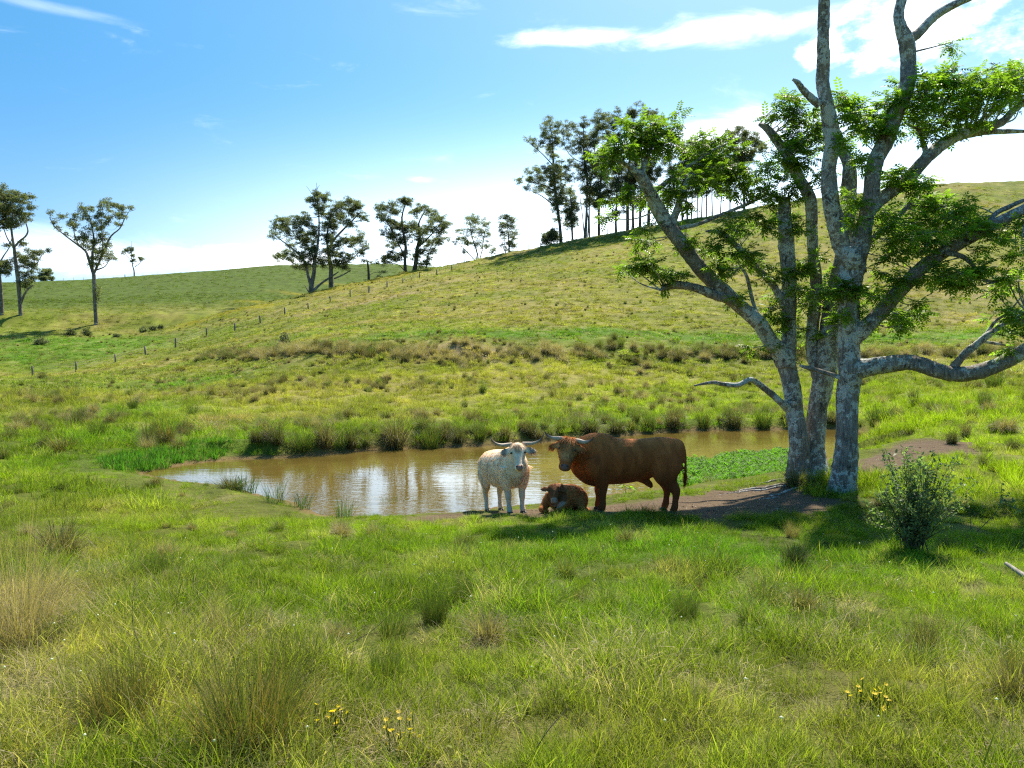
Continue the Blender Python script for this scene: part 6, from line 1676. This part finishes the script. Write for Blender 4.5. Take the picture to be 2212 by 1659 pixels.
stalk_weed('bare_stalk', 'dark bare crooked stalk rising right of the silvery shrub', [(2098,1150),(2096,1120),(2089,1092),(2084,1062)], None, 91, 'stalk')
stalk_weed('leafy_weed', 'tall grey-leaved weed leaning right near the right edge', [(2106,1152),(2140,1120),(2158,1095),(2163,1064)], [(2163,1060,6),(2175,1072,6),(2192,1086,6),(2205,1100,5),(2160,1085,4)], 92, size=.085)
stalk_weed('leafy_weed', 'low broad-leaved weed below the crooked stalk', [(2104,1222),(2110,1195),(2112,1178)], [(2110,1180,8),(2102,1192,6),(2118,1190,5)], 93, size=.10, mat=m_tree_leaf, spread=.07)
stalk_weed('leafy_weed', 'big-leaved waterside weed seen under the bull\'s belly', [(1352,1066),(1350,1054),(1347,1044)], [(1330,1048,3),(1343,1050,4),(1356,1050,4),(1366,1054,3)], 94, size=.16, mat=m_tree_leaf, spread=.10)
stalk_weed('leafy_weed', 'blue-green leafy weed beside the bare earth patch', [(1956,982),(1956,975),(1957,968)], [(1944,974,5),(1956,970,6),(1968,975,5)], 95, size=.16, mat=m_silver, spread=.16)
stalk_weed('dead_stalk', 'dark dead weed stalk standing among left foreground rushes', [(318,1460),(300,1390),(286,1340),(290,1262)], None, 96, 'stalk')
stalk_weed('dead_stalk', 'long thin dead stalk leaning right in mid foreground', [(690,1450),(740,1400),(800,1365),(850,1320)], None, 97, 'stalk')
stalk_weed('dead_stalk', 'dark thin stalk slanting up from the bottom edge', [(1140,1655),(1175,1590),(1225,1530)], None, 98, 'stalk')
# ---- fallen branch at the right edge
def fallen():
    a_ = ground_px(2172, 1258); b_ = ground_px(2260, 1285); P_ = []
    for t in np.linspace(0, 1, 9):
        x, y = a_ * (1 - t) + b_ * t; P_.append([x, y, hfun([x], [y])[0] + .10 + .02 * math.sin(t * 5)])
    mb = MB(); tube(mb, np.array(P_), np.linspace(.022, .04, 9), 8, True, .5, .08, 3)
    root = mb.build('fallen_branch', m_wood); tag(root, 'bleached fallen branch end lying at the right edge', 'branch')
m_wood, T, out = new_mat('bleached_wood'); principled(T, out, T.ramp(T.noise(T.node('ShaderNodeTexCoord').outputs['Object'], 12, 4), [(.3, (.24, .21, .18)), (.7, (.46, .43, .39))]), .85, .1)
fallen()
# ---- roots and litter on the trodden earth
def litter():
    rg = np.random.default_rng(33); mb = MB(); n = 900; k = 0
    while k < n:
        L_ = DIRT_W[rg.integers(len(DIRT_W))]; i = rg.integers(len(L_[0]) - 1); t = rg.uniform()
        p = np.array(L_[0][i]) * (1 - t) + np.array(L_[0][i + 1]) * t + rg.normal(0, L_[1] * .6, 2)
        z = hfun([p[0]], [p[1]])[0]; a = rg.uniform(0, 6.28); L = rg.uniform(.015, .05) if rg.uniform() < .9 else rg.uniform(.08, .25)
        d_ = np.array([math.cos(a), math.sin(a), rg.normal(0, .1)]) * L; s_ = np.array([-math.sin(a), math.cos(a), rg.normal(0, .4)]) * (L * .22 if L < .06 else .006)
        o = np.array([p[0], p[1], z + .008])
        mb.add([o - d_ / 2, o + s_, o + d_ / 2, o - s_ + [0, 0, .006]], [[0, 1, 2], [0, 2, 3]], rg.uniform(0, 1)); k += 1
    tag(mb.build('dirt_litter', m_litter), 'dead leaves and twigs littering the trodden earth', kind='stuff')
m_litter, T, out = new_mat('litter'); principled(T, out, T.ramp(attr(T, 'var').outputs['Fac'], [(0, (.06, .04, .028)), (.6, (.20, .14, .09)), (1, (.42, .36, .28))]), .9, .1)
litter()
def surface_root(px_a, px_b, r, seed):
    rg = np.random.default_rng(seed); a_, b_ = ground_px(*px_a), ground_px(*px_b); P_ = []
    for t in np.linspace(0, 1, 14):
        x, y = a_ * (1 - t) + b_ * t + rg.normal(0, .05, 2); P_.append([x, y, hfun([x], [y])[0] + .012 - .05 * t ** 3])
    return np.array(P_), r
tw = [o for o in bpy.data.objects if o.name.startswith('broadleaf_tree') and 'twin' in o.get('label', '')][0]
for k, (a_, b_, r_) in enumerate((((1725,1046),(1560,1062),.045),((1700,1050),(1500,1074),.03),((1735,1052),(1620,1084),.035),((1690,1042),(1600,1050),.03))):
    P_, r_ = surface_root(a_, b_, r_, 120 + k); mb = MB()
    tube(mb, P_ - np.array(tw.location), np.linspace(r_, r_ * .3, len(P_)), 8, True, .5, .08, k); mb.build('root', m_bark, tw)
# ---- bushes in the gully and on the hill
for k, (bx_, by_, w_, h_, lab_) in enumerate(((88,744,30,14,'low dark bush in the bright gully, nearest the left edge'),(155,726,28,14,'low rounded bush in the gully left of the lone gum'),(188,726,19,19,'upright bush in the gully close to the lone gum'),(613,750,22,27,'spiky dark green bush alone on the near hill'),(252,728,10,7,'tiny bush right of the lone gum\'s foot'),(310,716,14,12,'small bush, leftmost of three beyond the gully'),(330,714,14,9,'small bush, middle of three beyond the gully'),(347,711,9,9,'small bush, rightmost of three beyond the gully'))):
    g_ = ground_px(bx_, by_); idc = lambda x, y: (x, y)
    gum('bush', lab_, idc, 1.0, g_[1], [[(bx_, by_, 2.2), (bx_ + 1, by_ - h_ * .3, 1.6), (bx_, by_ - h_ * .6, .8)]], [(bx_ - w_ * .25, by_ - h_ * .45, w_ * .28, h_ * .42), (bx_ + w_ * .25, by_ - h_ * .42, w_ * .27, h_ * .40), (bx_, by_ - h_ * .6, w_ * .28, h_ * .4), (bx_, by_ - h_ * .25, w_ * .4, h_ * .25)], 500 + k, 2.2, leaf=.26, group='bushes on the pasture', cat='bush')
